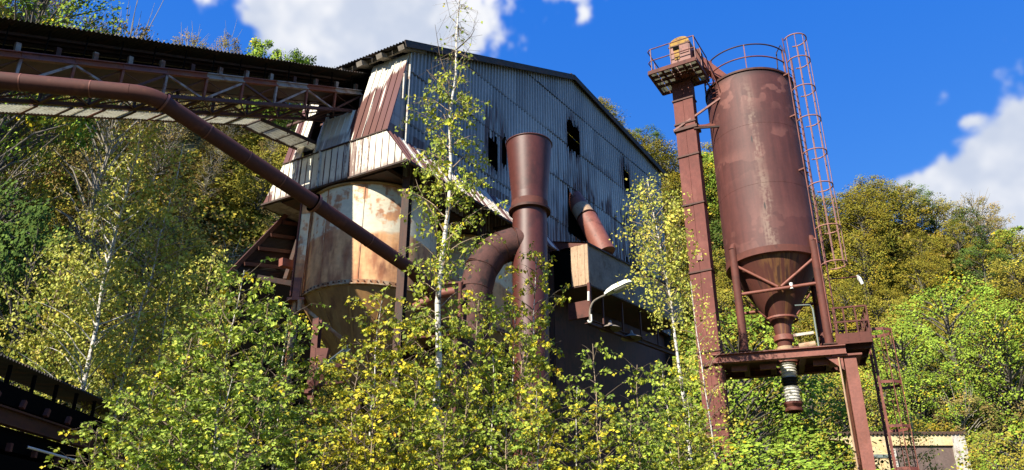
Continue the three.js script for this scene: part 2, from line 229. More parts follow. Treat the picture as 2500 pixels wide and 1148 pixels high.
  lathe(c, prof, n = 48, uvf) { // profile [[radius, y], ...] about a vertical axis, angle 0 towards +z
    let L = 0; for (let i = 0; i < prof.length - 1; i++) {
      const [r0, y0] = prof[i], [r1, y1] = prof[i + 1], dl = Math.hypot(r1 - r0, y1 - y0), nr = (y1 - y0) / dl, ny = -(r1 - r0) / dl;
      for (let j = 0; j < n; j++) {
        const f = (j / n) * 2 * Math.PI - Math.PI, g = ((j + 1) / n) * 2 * Math.PI - Math.PI, q = (r, y, e) => V3(c.x + Math.sin(e) * r, c.y + y, c.z + Math.cos(e) * r), m = (e) => V3(Math.sin(e) * nr, ny, Math.cos(e) * nr);
        const uv = uvf ?? ((s, y) => [s * Math.max(r0, r1) * 6.283, y]);
        this.quad(q(r0, y0, f), q(r0, y0, g), q(r1, y1, g), q(r1, y1, f), [uv(j / n, L), uv((j + 1) / n, L), uv((j + 1) / n, L + dl), uv(j / n, L + dl)], [m(f), m(g), m(g), m(f)]);
      } L += dl;
    } return this;
  }
  corr(pos, N, x0, x1, pitch, amp, spans, uv) { // pos(x, y) on the sheet's plane; spans(x) lists [y0, y1]; trapezoidal ribs
    const prof = [[0, 0], [0.34, 0], [0.5, 1], [0.84, 1], [1, 0]];
    for (let i = Math.round(x0 / pitch), e = Math.round(x1 / pitch); i < e; i++) for (let k = 0; k < 4; k++) {
      const xa = (i + prof[k][0]) * pitch, xb = (i + prof[k + 1][0]) * pitch, ha = prof[k][1] * amp, hb = prof[k + 1][1] * amp, P = (x, y, h) => pos(x, y).addScaledVector(N, h);
      const sa = spans(xa + 1e-4, xa, xb), sb = sa; for (const [y0, y1, y0b = y0, y1b = y1] of sb) this.quad(P(xa, y0, ha), P(xb, y0b, hb), P(xb, y1b, hb), P(xa, y1, ha), [uv(xa, y0), uv(xb, y0b), uv(xb, y1b), uv(xa, y1)]);
    } return this;
  }
  wave(pos, N, x0, x1, pitch, amp, y0, y1) { // sinusoidal corrugated sheet
    const n = Math.max(4, Math.round((x1 - x0) / pitch * 8)), q = (i) => x0 + (x1 - x0) * i / n, h = (x) => amp * Math.sin(x / pitch * 6.2832);
    for (let i = 0; i < n; i++) { const a = q(i), b = q(i + 1), P = (x, y) => pos(x, y).addScaledVector(N, h(x)); this.quad(P(a, y0), P(b, y0), P(b, y1), P(a, y1), [[a, y0], [b, y0], [b, y1], [a, y1]]); } return this;
  }
  leaf(p, ax, nrm, len, wid, col) { // a folded kite
    const s = ax.clone().cross(nrm).normalize(), tip = p.clone().addScaledVector(ax, len), m = p.clone().addScaledVector(ax, len * 0.42).addScaledVector(nrm, -len * 0.08), l = m.clone().addScaledVector(s, wid).addScaledVector(nrm, len * 0.16), r = m.clone().addScaledVector(s, -wid).addScaledVector(nrm, len * 0.16);
    const n1 = l.clone().sub(p).cross(tip.clone().sub(p)).normalize(), n2_ = tip.clone().sub(p).cross(r.clone().sub(p)).normalize(); if (n1.dot(nrm) < 0) n1.negate(); if (n2_.dot(nrm) < 0) n2_.negate();
    const Z = [0, 0]; this.tri(p, l, tip, [n1, n1, n1], Z, Z, Z, col); this.tri(p, tip, r, [n2_, n2_, n2_], Z, Z, Z, col); return this;
  }
  build(base) {
    const g = new THREE.BufferGeometry(); g.setAttribute('position', new THREE.Float32BufferAttribute(this.p, 3)); g.setAttribute('normal', new THREE.Float32BufferAttribute(this.n, 3)); g.setAttribute('uv', new THREE.Float32BufferAttribute(this.t, 2));
    if (this.c.length) g.setAttribute('color', new THREE.Float32BufferAttribute(this.c, 3)); if (base) g.translate(-base.x, -base.y, -base.z); return g;
  }
}
const counts = {};
function numbered(name) { const k = (counts[name] = (counts[name] ?? -1) + 1); return k ? name + '_' + String(k).padStart(3, '0') : name; }
function thing(name, label, category, base = V3(0, 0, 0), group) { const o = new THREE.Group(); o.name = numbered(name); o.position.copy(base); o.userData = { label, category }; if (group) o.userData.group = group; scene.add(o); return o; }
function part(parent, name, g, mat, label, kind, base) { // g built in world coordinates
  const m = new THREE.Mesh(g instanceof G ? g.build(base ?? parent.userData.origin ?? worldBase(parent)) : g, mat); m.name = numbered(name); m.castShadow = m.receiveShadow = true; if (label) m.userData.label = label; if (kind) m.userData.kind = kind; parent.add(m); return m;
}
function worldBase(o) { const b = V3(0, 0, 0); while (o) { b.add(o.position); o = o.parent; } return b; }
function structure(name, geo, mat) { const m = new THREE.Mesh(geo, mat); m.name = name; m.castShadow = m.receiveShadow = true; m.userData.kind = 'structure'; scene.add(m); return m; }
// a point of the place from a picture direction and a forward distance (metres)
const FW = V3(0, Math.sin(PITCH), -Math.cos(PITCH)), UP = V3(0, Math.cos(PITCH), Math.sin(PITCH));
function at(x, y, D) { const d = FW.clone().multiplyScalar(2050).add(V3(x - 1250, 0, 0)).addScaledVector(UP, 574 - y); return d.multiplyScalar(D / -d.z).add(EYE); }
const azv = (a) => V3(Math.sin(a * rad), 0, -Math.cos(a * rad));
// the building's own axes: u goes back along the long wall, v to the left along the front, w up
const DR = azv(35.6), DL = azv(-60), NR = V3(-DR.z, 0, DR.x).normalize(), NF = V3(0, 1, 0).cross(DL).normalize().negate();
if (NR.x < 0) NR.negate(); if (NF.z < 0) NF.negate();
const W = (u, v, w) => V3(-4.041, w, -27).addScaledVector(DR, u).addScaledVector(DL, v);

// ---------------------------------------------------------------- ground and hill
const CREST = [[-180, 12, 150], [-110, 20, 140], [-70, 33, 110], [-38, 35.3, 104], [-30, 35, 102], [-17, 35.2, 100], [-8, 34.1, 104], [7.5, 33.4, 108], [11, 31.4, 110], [15.5, 29.5, 112], [22.6, 26.4, 114], [26.5, 25.4, 116], [29, 24.0, 118], [31, 22.8, 118], [34, 20.4, 120], [45, 16, 125], [80, 10, 140], [120, 8, 150], [180, 12, 150]];
const FOOT = [[-180, 90], [-110, 60], [-60, 48], [-35, 46], [-22, 46], [-10, 48], [10, 51], [15, 58], [34, 58], [42, 54], [80, 70], [180, 90]];
const look = (T, a, k = 1) => { for (let i = 0; i < T.length - 1; i++) if (a <= T[i + 1][0]) return mix(T[i][k], T[i + 1][k], (a - T[i][0]) / (T[i + 1][0] - T[i][0])); return T[T.length - 1][k]; };
function hill(x, z) {
  const r = Math.hypot(x, z), a = Math.atan2(x, -z) / rad, rc = look(CREST, a, 2), r0 = look(FOOT, a), H = Math.tan(look(CREST, a) * rad) * rc - 5.5, t = (r - r0) / (rc - r0);
  if (t <= 0) return 0; const bump = (f3(x * 0.06, 1, z * 0.06, 5, 3) - 0.5) * 6 * clamp(t * 3);
  return (t < 1 ? H * (0.85 * t + 0.15 * t * t) : H * (1 + 0.12 * (1 - Math.exp(-(t - 1) * 2)))) + bump;
}
{
  const g = new THREE.BufferGeometry(), P = [], T = [], I = [], na = 180, rs = [20]; while (rs[rs.length - 1] < 300) rs.push(rs[rs.length - 1] * 1.035 + 0.4);
  for (let i = 0; i <= na; i++) for (const r of rs) { const a = -180 + 360 * i / na, x = Math.sin(a * rad) * r, z = -Math.cos(a * rad) * r, y = hill(x, z); P.push(x, y - 0.06, z); T.push(x, z); }
  const m = rs.length; for (let i = 0; i < na; i++) for (let j = 0; j < m - 1; j++) { const a = i * m + j; I.push(a, a + m, a + 1, a + 1, a + m, a + m + 1); }
  g.setAttribute('position', new THREE.Float32BufferAttribute(P, 3)); g.setAttribute('uv', new THREE.Float32BufferAttribute(T, 2)); g.setIndex(I); g.computeVertexNormals();
  structure('hillside', g, M.ground);
  const gg = new THREE.CircleGeometry(1500, 64); gg.rotateX(-Math.PI / 2); gg.translate(0, -0.1, 0); const uv = gg.attributes.uv, pp = gg.attributes.position; for (let i = 0; i < uv.count; i++) uv.setXY(i, pp.getX(i), pp.getZ(i));
  structure('ground', gg, M.ground);
}
// ---------------------------------------------------------------- the processing building
const roofW = (u) => (u < 12 ? 22.31 + 0.455 * u : 27.77 - 0.1 * (u - 12)), LEN = 22.2, WID = 5.12;
const building = thing('processing_building', 'tall hillside shed clad in rusting grey corrugated sheets above round bins', 'industrial building', W(0, WID / 2, 0));
{
  const r = rng(5), holes = [[11.45, 12.75, 23.35, 24.75, 0.5, 0.35], [17.45, 18.1, 23.55, 24.75, 0.9, 0.2], [11.5, 13.2, 18.6, 20.75, 0.35, 0.2], [5.0, 5.75, 19.4, 20.6, 1.1, 0.5], [6.05, 6.4, 19.9, 20.9, 0.6, 0.3], [14.6, 15.4, 18.2, 18.9, 0.5, 0.2], [17.2, 18.6, 17.6, 18.9, 0.8, 0.3]];
  const rows = [[16.2, 18.92], [18.82, 21.22], [21.1, 23.5], [23.4, 25.75], [25.65, 40]], pitch = 0.22, wcol = 4;
  const inner = part(building, 'long_wall', new G().bar(W(0.2, 0.12, 16.3), W(LEN, 0.12, 16.3), 0.06, 0.2), M.darkSteel);
  const jit = (i, s) => h3(i, s, 77);
  rows.forEach(([w0, w1], k) => {
    for (let s = 0; s < 101 / wcol; s++) {
      const x0 = s * wcol * pitch, x1 = Math.min(LEN, x0 + wcol * pitch); if (w0 > Math.max(roofW(x0), roofW(x1)) - 0.3 && !(x0 < 12.2 && x1 > 11.8)) continue;
      const lift = 0.035 * k + 0.02 * r(), tilt = (r() - 0.5) * 0.03, g = new G();
      g.corr((x, y) => W(x, 0, y).addScaledVector(NR, 0.02 + lift + (y - w0 < 0.3 ? tilt : 0)), NR, x0 + 1e-6, x1 - 1e-6, pitch, 0.042, (x, xa, xb) => {
        let sp = [[w0 + 0.02 * jit(Math.round(x / 0.055), k), Math.min(w1, roofW(x) - 0.12)]];
        holes.forEach(([u0, u1, a, b, rt, rb], hi) => { if (x > u0 && x < u1) { const e = Math.round(x / 0.055), lo = a - rb * jit(e, hi + 20) ** 2, hI = b + rt * jit(e, hi + 40) ** 2; sp = sp.flatMap(([p, q]) => (q <= lo || p >= hI ? [[p, q]] : [[p, lo], [hI, q]].filter(([m, n]) => n - m > 0.02))); } });
        return sp.filter(([p, q]) => q - p > 0.03);
      }, (x, y) => [x, y - 15]);
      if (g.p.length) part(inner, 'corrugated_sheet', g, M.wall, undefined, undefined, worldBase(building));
    }
  });
  // closed behind: left wall, far wall, floor over the bins, roof
  part(building, 'left_wall', new G().poly([W(0, WID, 16.4), W(LEN, WID, 16.4), W(LEN, WID, roofW(LEN)), W(12, WID, roofW(12)), W(0, WID, roofW(0))], (p) => [p.z, p.y]), M.roofSheet);
  part(building, 'far_wall', new G().poly([W(LEN, 0, 0), W(LEN, WID, 0), W(LEN, WID, roofW(LEN)), W(LEN, 0, roofW(LEN))], (p) => [p.x, p.y]), M.roofSheet);
  part(building, 'bin_floor', new G().frame(W(-0.75, -0.0, 16.38), DR.clone().multiplyScalar(LEN + 0.7), DL.clone().multiplyScalar(WID), V3(0, 0.16, 0)), M.darkSteel);
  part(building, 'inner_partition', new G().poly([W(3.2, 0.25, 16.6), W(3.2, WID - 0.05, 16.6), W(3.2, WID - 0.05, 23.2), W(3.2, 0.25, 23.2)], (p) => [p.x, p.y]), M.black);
  // roof, sheet by sheet; the front slope ends in a wavy eave
  const roof = part(building, 'roof', new G().bar(W(12, -0.3, roofW(12) + 0.1), W(12, WID + 0.35, roofW(12) + 0.1), 0.3, 0.06), M.roofSheet);
  for (let s = 0; s < 6; s++) {
    const v0 = -0.42 + s * 1.01, v1 = v0 + 1.0, sl = Math.hypot(12.7, 12.7 * 0.455), nf = V3(0, 1, 0).addScaledVector(DR, -0.455).normalize(), nb = V3(0, 1, 0).addScaledVector(DR, 0.1).normalize();
    part(roof, 'roof_sheet', new G().wave((x, y) => W(-0.7 + 12.7 * y, x, roofW(-0.7 + 12.7 * y) + 0.04), nf, v0, v1, 0.15, 0.03, 0, 1), M.roofSheet, undefined, undefined, worldBase(building));
    part(roof, 'roof_sheet', new G().wave((x, y) => W(12 + 10.6 * y, x, roofW(12 + 10.6 * y) + 0.04), nb, v0, v1, 0.15, 0.03, 0, 1), M.roofSheet, undefined, undefined, worldBase(building));
  }
  const vg = new G(); for (const v of [-0.40]) { vg.bar(W(-0.7, v, roofW(-0.7) - 0.1), W(12, v, roofW(12) - 0.1), 0.05, 0.28); vg.bar(W(12, v, roofW(12) - 0.1), W(22.6, v, roofW(22.6) - 0.1), 0.05, 0.28); }
  part(building, 'verge_board', vg, M.roofSheet);
  part(building, 'fascia', new G().bar(W(-0.28, -0.3, roofW(-0.28) - 0.13), W(-0.28, WID + 0.2, roofW(-0.28) - 0.13), 0.08, 0.2), M.timber);
  for (const v of [-0.12, 0.95, 1.95, 2.95, 3.95, 4.9]) part(building, 'rafter_end', new G().bar(W(-0.62, v, roofW(-0.62) - 0.18), W(0.6, v, roofW(0.6) - 0.18), 0.3, 0.2), M.timber);
  // sloping front: panels with standing seams; u runs from 0 at w 22 to -0.9 at w 18
  const fl = (v, w) => W(-0.9 * (22.0 - w) / 4, v, w), NFL = NF.clone().multiplyScalar(4).add(V3(0, 0.9, 0)).normalize(), PW = 0.305, fuv = (v, w) => [v + 1.5, w - 16];
  for (let k = 0; k < 17; k++) {
    const v0 = k * PW - 0.03, v1 = v0 + PW; let lo = 18.02, hi = 22.0;
    if (v0 > 1.6 && v0 < 3.4) hi = 19.75; if (v0 > 3.4 && v0 < 4.0) continue; if (v0 >= 4.0 && v0 < 4.3) hi = 21.2;
    const g = new G(), d = 0.004 + 0.012 * h3(k, 2, 9), q = (v, w, e) => fl(v, w).addScaledVector(NFL, e);
    g.quad(q(v1, lo, d), q(v0 + 0.02, lo, d), q(v0 + 0.02, hi, d), q(v1, hi, d), [fuv(v1, lo), fuv(v0, lo), fuv(v0, hi), fuv(v1, hi)]);
    g.quad(q(v1, lo, d), q(v1, lo, -0.05), q(v1, hi, -0.05), q(v1, hi, d), [fuv(v1, lo), fuv(v1, lo), fuv(v1, hi), fuv(v1, hi)]);
    const P = part(building, 'front_panel', g, M.front);
    part(P, 'seam', new G().quad(q(v0 + 0.022, lo, 0.045), q(v0, lo, 0.045), q(v0, hi, 0.045), q(v0 + 0.022, hi, 0.045), [fuv(v0 + 0.02, lo), fuv(v0, lo), fuv(v0, hi), fuv(v0 + 0.02, hi)]).quad(q(v0 + 0.022, lo, 0), q(v0 + 0.022, lo, 0.045), q(v0 + 0.022, hi, 0.045), q(v0 + 0.022, hi, 0), [fuv(v0, lo), fuv(v0, lo), fuv(v0, hi), fuv(v0, hi)]).quad(q(v0, lo, 0.045), q(v0, lo, 0), q(v0, hi, 0), q(v0, hi, 0.045), [fuv(v0, lo), fuv(v0, lo), fuv(v0, hi), fuv(v0, hi)]), M.front, undefined, undefined, worldBase(building));
  }
  // cheeks closing the sides of the sloping front, in grey flat sheets
  for (let k = 0; k < 3; k++) { const a = -0.9 + 0.3 * k, b = a + 0.29, top = (u) => 22 + u * 4 / 0.9 - 0.02; const pts = [W(a, -0.01, 18.0), W(b, -0.01, 18.0 - 0.05 * k), W(b, -0.01, Math.max(18.02, top(b))), W(a, -0.01, Math.max(18.02, top(a)))]; part(building, 'cheek_sheet', new G().poly(k ? pts : pts.slice(0, 3), (p) => [(p.x + p.z) * 0.7, p.y - 15]), M.wall); }
  part(building, 'corner_trim', new G().bar(W(-0.02, -0.09, 17.85), W(-0.02, -0.09, 21.95), 0.07, 0.07), M.whiteTrim);
  part(building, 'cheek_trim', new G().bar(W(-0.28, -0.06, 19.7), W(-0.28, -0.06, 20.85), 0.06, 0.05), M.whiteTrim);
  part(building, 'opening_trim', new G().bar(fl(3.44, 20.0).addScaledVector(NFL, 0.05), fl(3.44, 18.0).addScaledVector(NFL, 0.05), 0.07, 0.09, NF), M.whiteTrim);
  part(building, 'opening_trim', new G().bar(W(-0.95, 3.16, 18.0), W(-0.95, 3.16, 16.5), 0.07, 0.1, NF), M.whiteTrim);
  part(building, 'recess_sheet', new G().quad(W(-0.3, 4.0, 18.0), W(-0.3, 3.45, 18.0), W(-0.1, 3.45, 20.1), W(-0.1, 4.0, 20.1)), M.oxideDark);
  // upright band of panels under it, with the splayed ends of the side skirts
  const topAt = (v) => (v < 0.05 ? 16.45 + 1.57 * clamp((v + 1.05) / 1.1) : v > 5.12 ? 16.45 + 1.57 * clamp((5.98 - v) / 0.86) : 18.02);
  for (let k = 0; k < 23; k++) {
    const v0 = -1.05 + k * PW, v1 = Math.min(5.98, v0 + PW), g = new G(), d = 0.006 + 0.014 * h3(k, 4, 9), q = (v, w, e = d) => W(-0.9, v, w).addScaledVector(NF, e), lo = 16.45;
    const pts = [q(v1, lo), q(v0 + 0.012, lo)]; const up = [[v0 + 0.012, topAt(v0 + 0.012)], [0.05, 18.02], [5.12, 18.02], [v1, topAt(v1)]].filter(([v]) => v >= v0 && v <= v1).sort((a, b) => a[0] - b[0]); for (const [v, w] of up) if (w > lo + 0.01) pts.push(q(v, w));
    const P = part(building, 'band_panel', g.poly(pts, (p) => { const rel = p.clone().sub(W(-0.9, 0, 0)); return fuv(rel.dot(DL), p.y); }), M.front);
    if (k > 0) { const t = topAt(v0); part(P, 'seam', new G().frame(q(v0 + 0.012, lo, -0.02), DL.clone().multiplyScalar(-0.024), V3(0, t - lo - 0.01, 0), NF.clone().multiplyScalar(0.055)), k % 5 === 2 ? M.darkSteel : M.front, undefined, undefined, worldBase(building)); }
  }
  part(building, 'ridge_flashing', new G().bar(W(-0.93, -0.0, 18.02), W(-0.93, WID, 18.02), 0.07, 0.05), M.darkSteel);
  part(building, 'sill_angle', new G().bar(W(-0.93, -1.05, 16.42), W(-0.93, 5.98, 16.42), 0.12, 0.07), M.darkSteel);
  // skirt roofs along both sides
  for (const [sg, v0, v1] of [[1, 0, -1.05], [-1, WID, 5.98]]) {
    const N = NR.clone().multiplyScalar(sg * 1.57).add(V3(0, 1.05, 0)).normalize();
    for (let s = 0; s < (sg > 0 ? 11 : 6); s++) part(building, 'skirt_sheet', new G().corr((x, y) => W(x - 0.93, mix(v1, v0, y), mix(16.43, 18.0, y) + 0.012 * (s % 2)), N, s * 0.9 + 1e-6, s * 0.9 + 0.9, 0.225, 0.045, (x) => [[0, 1]], (x, y) => [x, y * 1.9]), M.skirt);
    const u = new G(); for (let s = 0; s < 6; s++) u.bar(W(-0.8 + s * 1.6, v0, 16.5), W(-0.8 + s * 1.6, v1, 16.42), 0.1, 0.12); u.bar(W(-0.85, v1, 16.40), W(8.6, v1, 16.40), 0.1, 0.08); part(building, 'skirt_frame', u, M.darkSteel);
    const n = sg > 0 ? 0 : 14; for (let s = 0; s < n; s++) part(building, 'soffit_board', new G().frame(W(-0.86 + s * 0.55, v0 - 0.02, 16.36), DR.clone().multiplyScalar(0.53), DL.clone().multiplyScalar(v1 - v0), V3(0, 0.03, 0)), M.timber);
  }
  // lower storey: dark walls set back, steel posts and beams
  part(building, 'lower_wall', new G().frame(W(9.7, 0.35, 0), DR.clone().multiplyScalar(LEN - 9.8), DL.clone().multiplyScalar(WID - 0.5), V3(0, 16.3, 0)), M.oxideDark);
  for (const [u, v] of [[0.0, -0.3], [4.4, -0.3], [9.4, -0.3], [4.4, WID + 0.2], [9.4, WID + 0.2]]) part(building, 'steel_post', new G().ibeam(W(u, v, 0), W(u, v, 16.3), 0.28, 0.28, 0.03), M.darkSteel);
  for (const w of [6.2, 11.2]) for (const v of [-0.3, WID + 0.2]) part(building, 'steel_beam', new G().ibeam(W(4.4, v, w), W(9.6, v, w), 0.24, 0.34, 0.03), M.oxideDark);
  for (const w of [6.2, 11.2]) for (const u of [4.4, 9.4]) part(building, 'steel_beam', new G().ibeam(W(u, -0.3, w), W(u, WID + 0.2, w), 0.24, 0.34, 0.03), M.oxideDark);
}
// round storage bins hanging under the building
function bin(u, v, R, w0, w1, label, apex) {
  const b = thing('storage_bin', label, 'storage bin', W(u, v, 0), undefined), c = W(u, v, 0);
  const top = part(b, 'shell', new G().lathe(V3(c.x, w0, c.z), [[R, 0], [R, w1 - w0]], 72, (s, y) => [s * 12.25, y * 3.9 / (w1 - w0)]), M.bin);
  part(b, 'top_rim', new G().ring(V3(c.x, w1 + 0.02, c.z), V3(0, 1, 0), R + 0.03, 0.06, 72, 6), M.cone);
  part(b, 'cover', new G().lathe(V3(c.x, w1 - 0.05, c.z), [[R, 0], [0.3, 0.35], [0, 0.36]], 48), M.cone);
  for (let k = 0; k < 5; k++) { const f = (-1.25 + 0.62 * k), p = V3(c.x + Math.sin(f) * (R + 0.012), w0, c.z + Math.cos(f) * (R + 0.012)); part(b, 'plate_seam', new G().bar(p, p.clone().setY(w1), 0.045, 0.02, V3(-Math.sin(f), 0, -Math.cos(f))), M.bin); }
  const rim = part(b, 'bolted_rim', new G().lathe(V3(c.x, w0 - 0.16, c.z), [[R - 0.02, 0], [R + 0.09, 0.01], [R + 0.09, 0.05], [R + 0.025, 0.07], [R + 0.025, 0.2]], 72), M.rustWhite);
  const bg = new G(); for (let k = 0; k < 70; k++) { const f = k / 70 * 6.283, q = (r) => V3(c.x + Math.sin(f) * r, w0 - 0.03, c.z + Math.cos(f) * r); bg.rod(q(R), q(R + 0.06), 0.028, 5); } part(rim, 'bolt', bg, M.oxideDark, undefined, 'stuff', worldBase(b));
  const cg = new G(), N = 48, q = (i) => { const f = i / N * 6.2832; return V3(c.x + Math.sin(f) * R, w0 - 0.16, c.z + Math.cos(f) * R); }, e = (i) => { const f = i / N * 6.2832; return V3(apex.x + Math.sin(f) * 0.3, apex.y, apex.z + Math.cos(f) * 0.3); };
  for (let i = 0; i < N; i++) { const nr = (j) => V3(Math.sin(j / N * 6.2832), -0.45, Math.cos(j / N * 6.2832)).normalize(); cg.quad(e(i), e(i + 1), q(i + 1), q(i), [[i * 0.25, 0], [i * 0.25 + 0.25, 0], [i * 0.25 + 0.25, 4], [i * 0.25, 4]], [nr(i), nr(i + 1), nr(i + 1), nr(i)]); }
  part(b, 'hopper', cg, M.cone);
  for (const i of [43, 47, 3]) part(b, 'hopper_seam', new G().bar(e(i).lerp(q(i), 0.02), e(i).lerp(q(i), 0.98), 0.07, 0.06), M.cone);
  part(b, 'outlet', new G().lathe(V3(apex.x, apex.y - 0.5, apex.z), [[0.3, 0], [0.3, 0.42], [0.4, 0.43], [0.4, 0.5]], 24), M.oxideDark); return b;
}
bin(1.6, 2.6, 2.45, 12.45, 16.28, 'big round bin with chalky white and orange rust plates behind the sloping pipe', W(1.5, 2.65, 9.2));
bin(7.1, 2.6, 2.3, 12.45, 16.28, 'second round bin deep under the shed behind the tall birch', W(7.1, 2.6, 9.2));
// column at the left of the bins
{
  const b = thing('support_column', 'flaking white and rust steel column left of the round bin', 'steel column', at(735, 900, 28.2).setY(0)), p = (x, y, D) => at(x, y, D);
  const c0 = p(749, 510, 28.4), base = V3(c0.x, 0, c0.z);
  part(b, 'upper_post', new G().frame(V3(c0.x - 0.16, 12.3, c0.z - 0.1), V3(0.34, 0, 0.06), V3(0, 4.0, 0), V3(0, 0, 0.16)), M.bin);
  part(b, 'post_edge', new G().bar(V3(c0.x - 0.18, 12.3, c0.z + 0.02), V3(c0.x - 0.18, 16.3, c0.z + 0.02), 0.05, 0.2), M.oxide);
  part(b, 'lower_post', new G().ibeam(V3(c0.x, 0, c0.z), V3(c0.x, 12.1, c0.z), 0.2, 0.2, 0.04, DR), M.rustWhite);
  part(b, 'head_plate', new G().frame(V3(c0.x - 0.28, 12.1, c0.z - 0.25), V3(0.62, 0, 0), V3(0, 0.1, 0), V3(0, 0, 0.5)), M.pinkSteel);
  part(b, 'gusset', new G().frame(V3(c0.x - 0.13, 12.2, c0.z + 0.1), V3(0.26, 0, 0), V3(0, 0.8, 0), V3(0, 0, 0.04)), M.pinkSteel);
  part(b, 'brace', new G().bar(V3(c0.x + 0.2, 11.95, c0.z + 0.2), p(842, 832, 27.6), 0.1, 0.11), M.rustWhite);
  part(b, 'brace', new G().bar(V3(c0.x + 0.22, 11.7, c0.z + 0.2), V3(c0.x + 0.22, 12.1, c0.z + 0.2), 0.16, 0.16), M.rustWhite);
}
// lean-to roof on the far left of the building
{
  const A = at(697, 522, 30), B = at(752, 532, 31.5), C = at(752, 690, 30.5), D = at(552, 672, 28), b = thing('lean_to_roof', 'dark corrugated lean-to roof seen from below, left of the bins', 'roof', A.clone().setY(0));
  const pos = (x, y) => A.clone().lerp(B, x).lerp(D.clone().lerp(C, x), y), N = B.clone().sub(A).cross(D.clone().sub(A)).normalize(); if (N.y < 0) N.negate();
  for (let k = 0; k < 5; k++) part(b, 'roof_sheet', new G().wave((x, y) => pos(y, x), N, k / 5, k / 5 + 0.205, 0.02, 0.025, 0, 1), k % 2 ? M.darkSteel : M.roofSheet);
  for (const y of [0.14, 0.36, 0.58, 0.82]) part(b, 'purlin', new G().bar(pos(0.05, y).addScaledVector(N, -0.12), pos(0.95, y).addScaledVector(N, -0.12), 0.1, 0.14), M.oxideDark);
  part(b, 'rafter', new G().bar(pos(0.62, 0).addScaledVector(N, -0.3), pos(0.62, 1).addScaledVector(N, -0.3), 0.14, 0.22), M.darkSteel);
  part(b, 'rafter', new G().bar(pos(0.0, 0).addScaledVector(N, -0.06), pos(0.0, 1).addScaledVector(N, -0.06), 0.08, 0.16), M.oxideDark);
  part(b, 'tie_beam', new G().bar(at(685, 640, 28.6), at(742, 655, 29.4), 0.24, 0.3), M.pinkSteel);
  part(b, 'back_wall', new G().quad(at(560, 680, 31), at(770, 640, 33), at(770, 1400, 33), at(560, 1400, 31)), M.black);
  part(b, 'edge_beam', new G().bar(at(628, 678, 28.6), at(748, 700, 29), 0.12, 0.2), M.darkSteel);
}
// odd beams and chutes below the hopper
{
  const b = thing('hopper_chute', 'jumble of fallen chute steel under the first hopper among leaves', 'chute', at(800, 930, 25).setY(0));
  part(b, 'chute_plate', new G().frame(at(742, 960, 24.8), at(770, 850, 25).sub(at(742, 960, 24.8)), V3(0.4, 0, 0), V3(0, 0, -0.3)), M.oxide);
  part(b, 'beam', new G().ibeam(at(778, 905, 24.8), at(850, 850, 25.2), 0.16, 0.16, 0.03), M.greyPipe); part(b, 'beam', new G().bar(at(760, 940, 24.6), at(835, 880, 25), 0.22, 0.2), M.oxide);
  part(b, 'beam', new G().bar(at(742, 945, 24.6), at(850, 930, 25), 0.14, 0.1), M.oxide); part(b, 'post', new G().ibeam(at(772, 1100, 25).setY(0), at(775, 780, 25.6), 0.22, 0.22, 0.03), M.oxide);
  part(b, 'beam', new G().bar(at(720, 1010, 25), at(880, 995, 25), 0.16, 0.16), M.oxideDark);
}
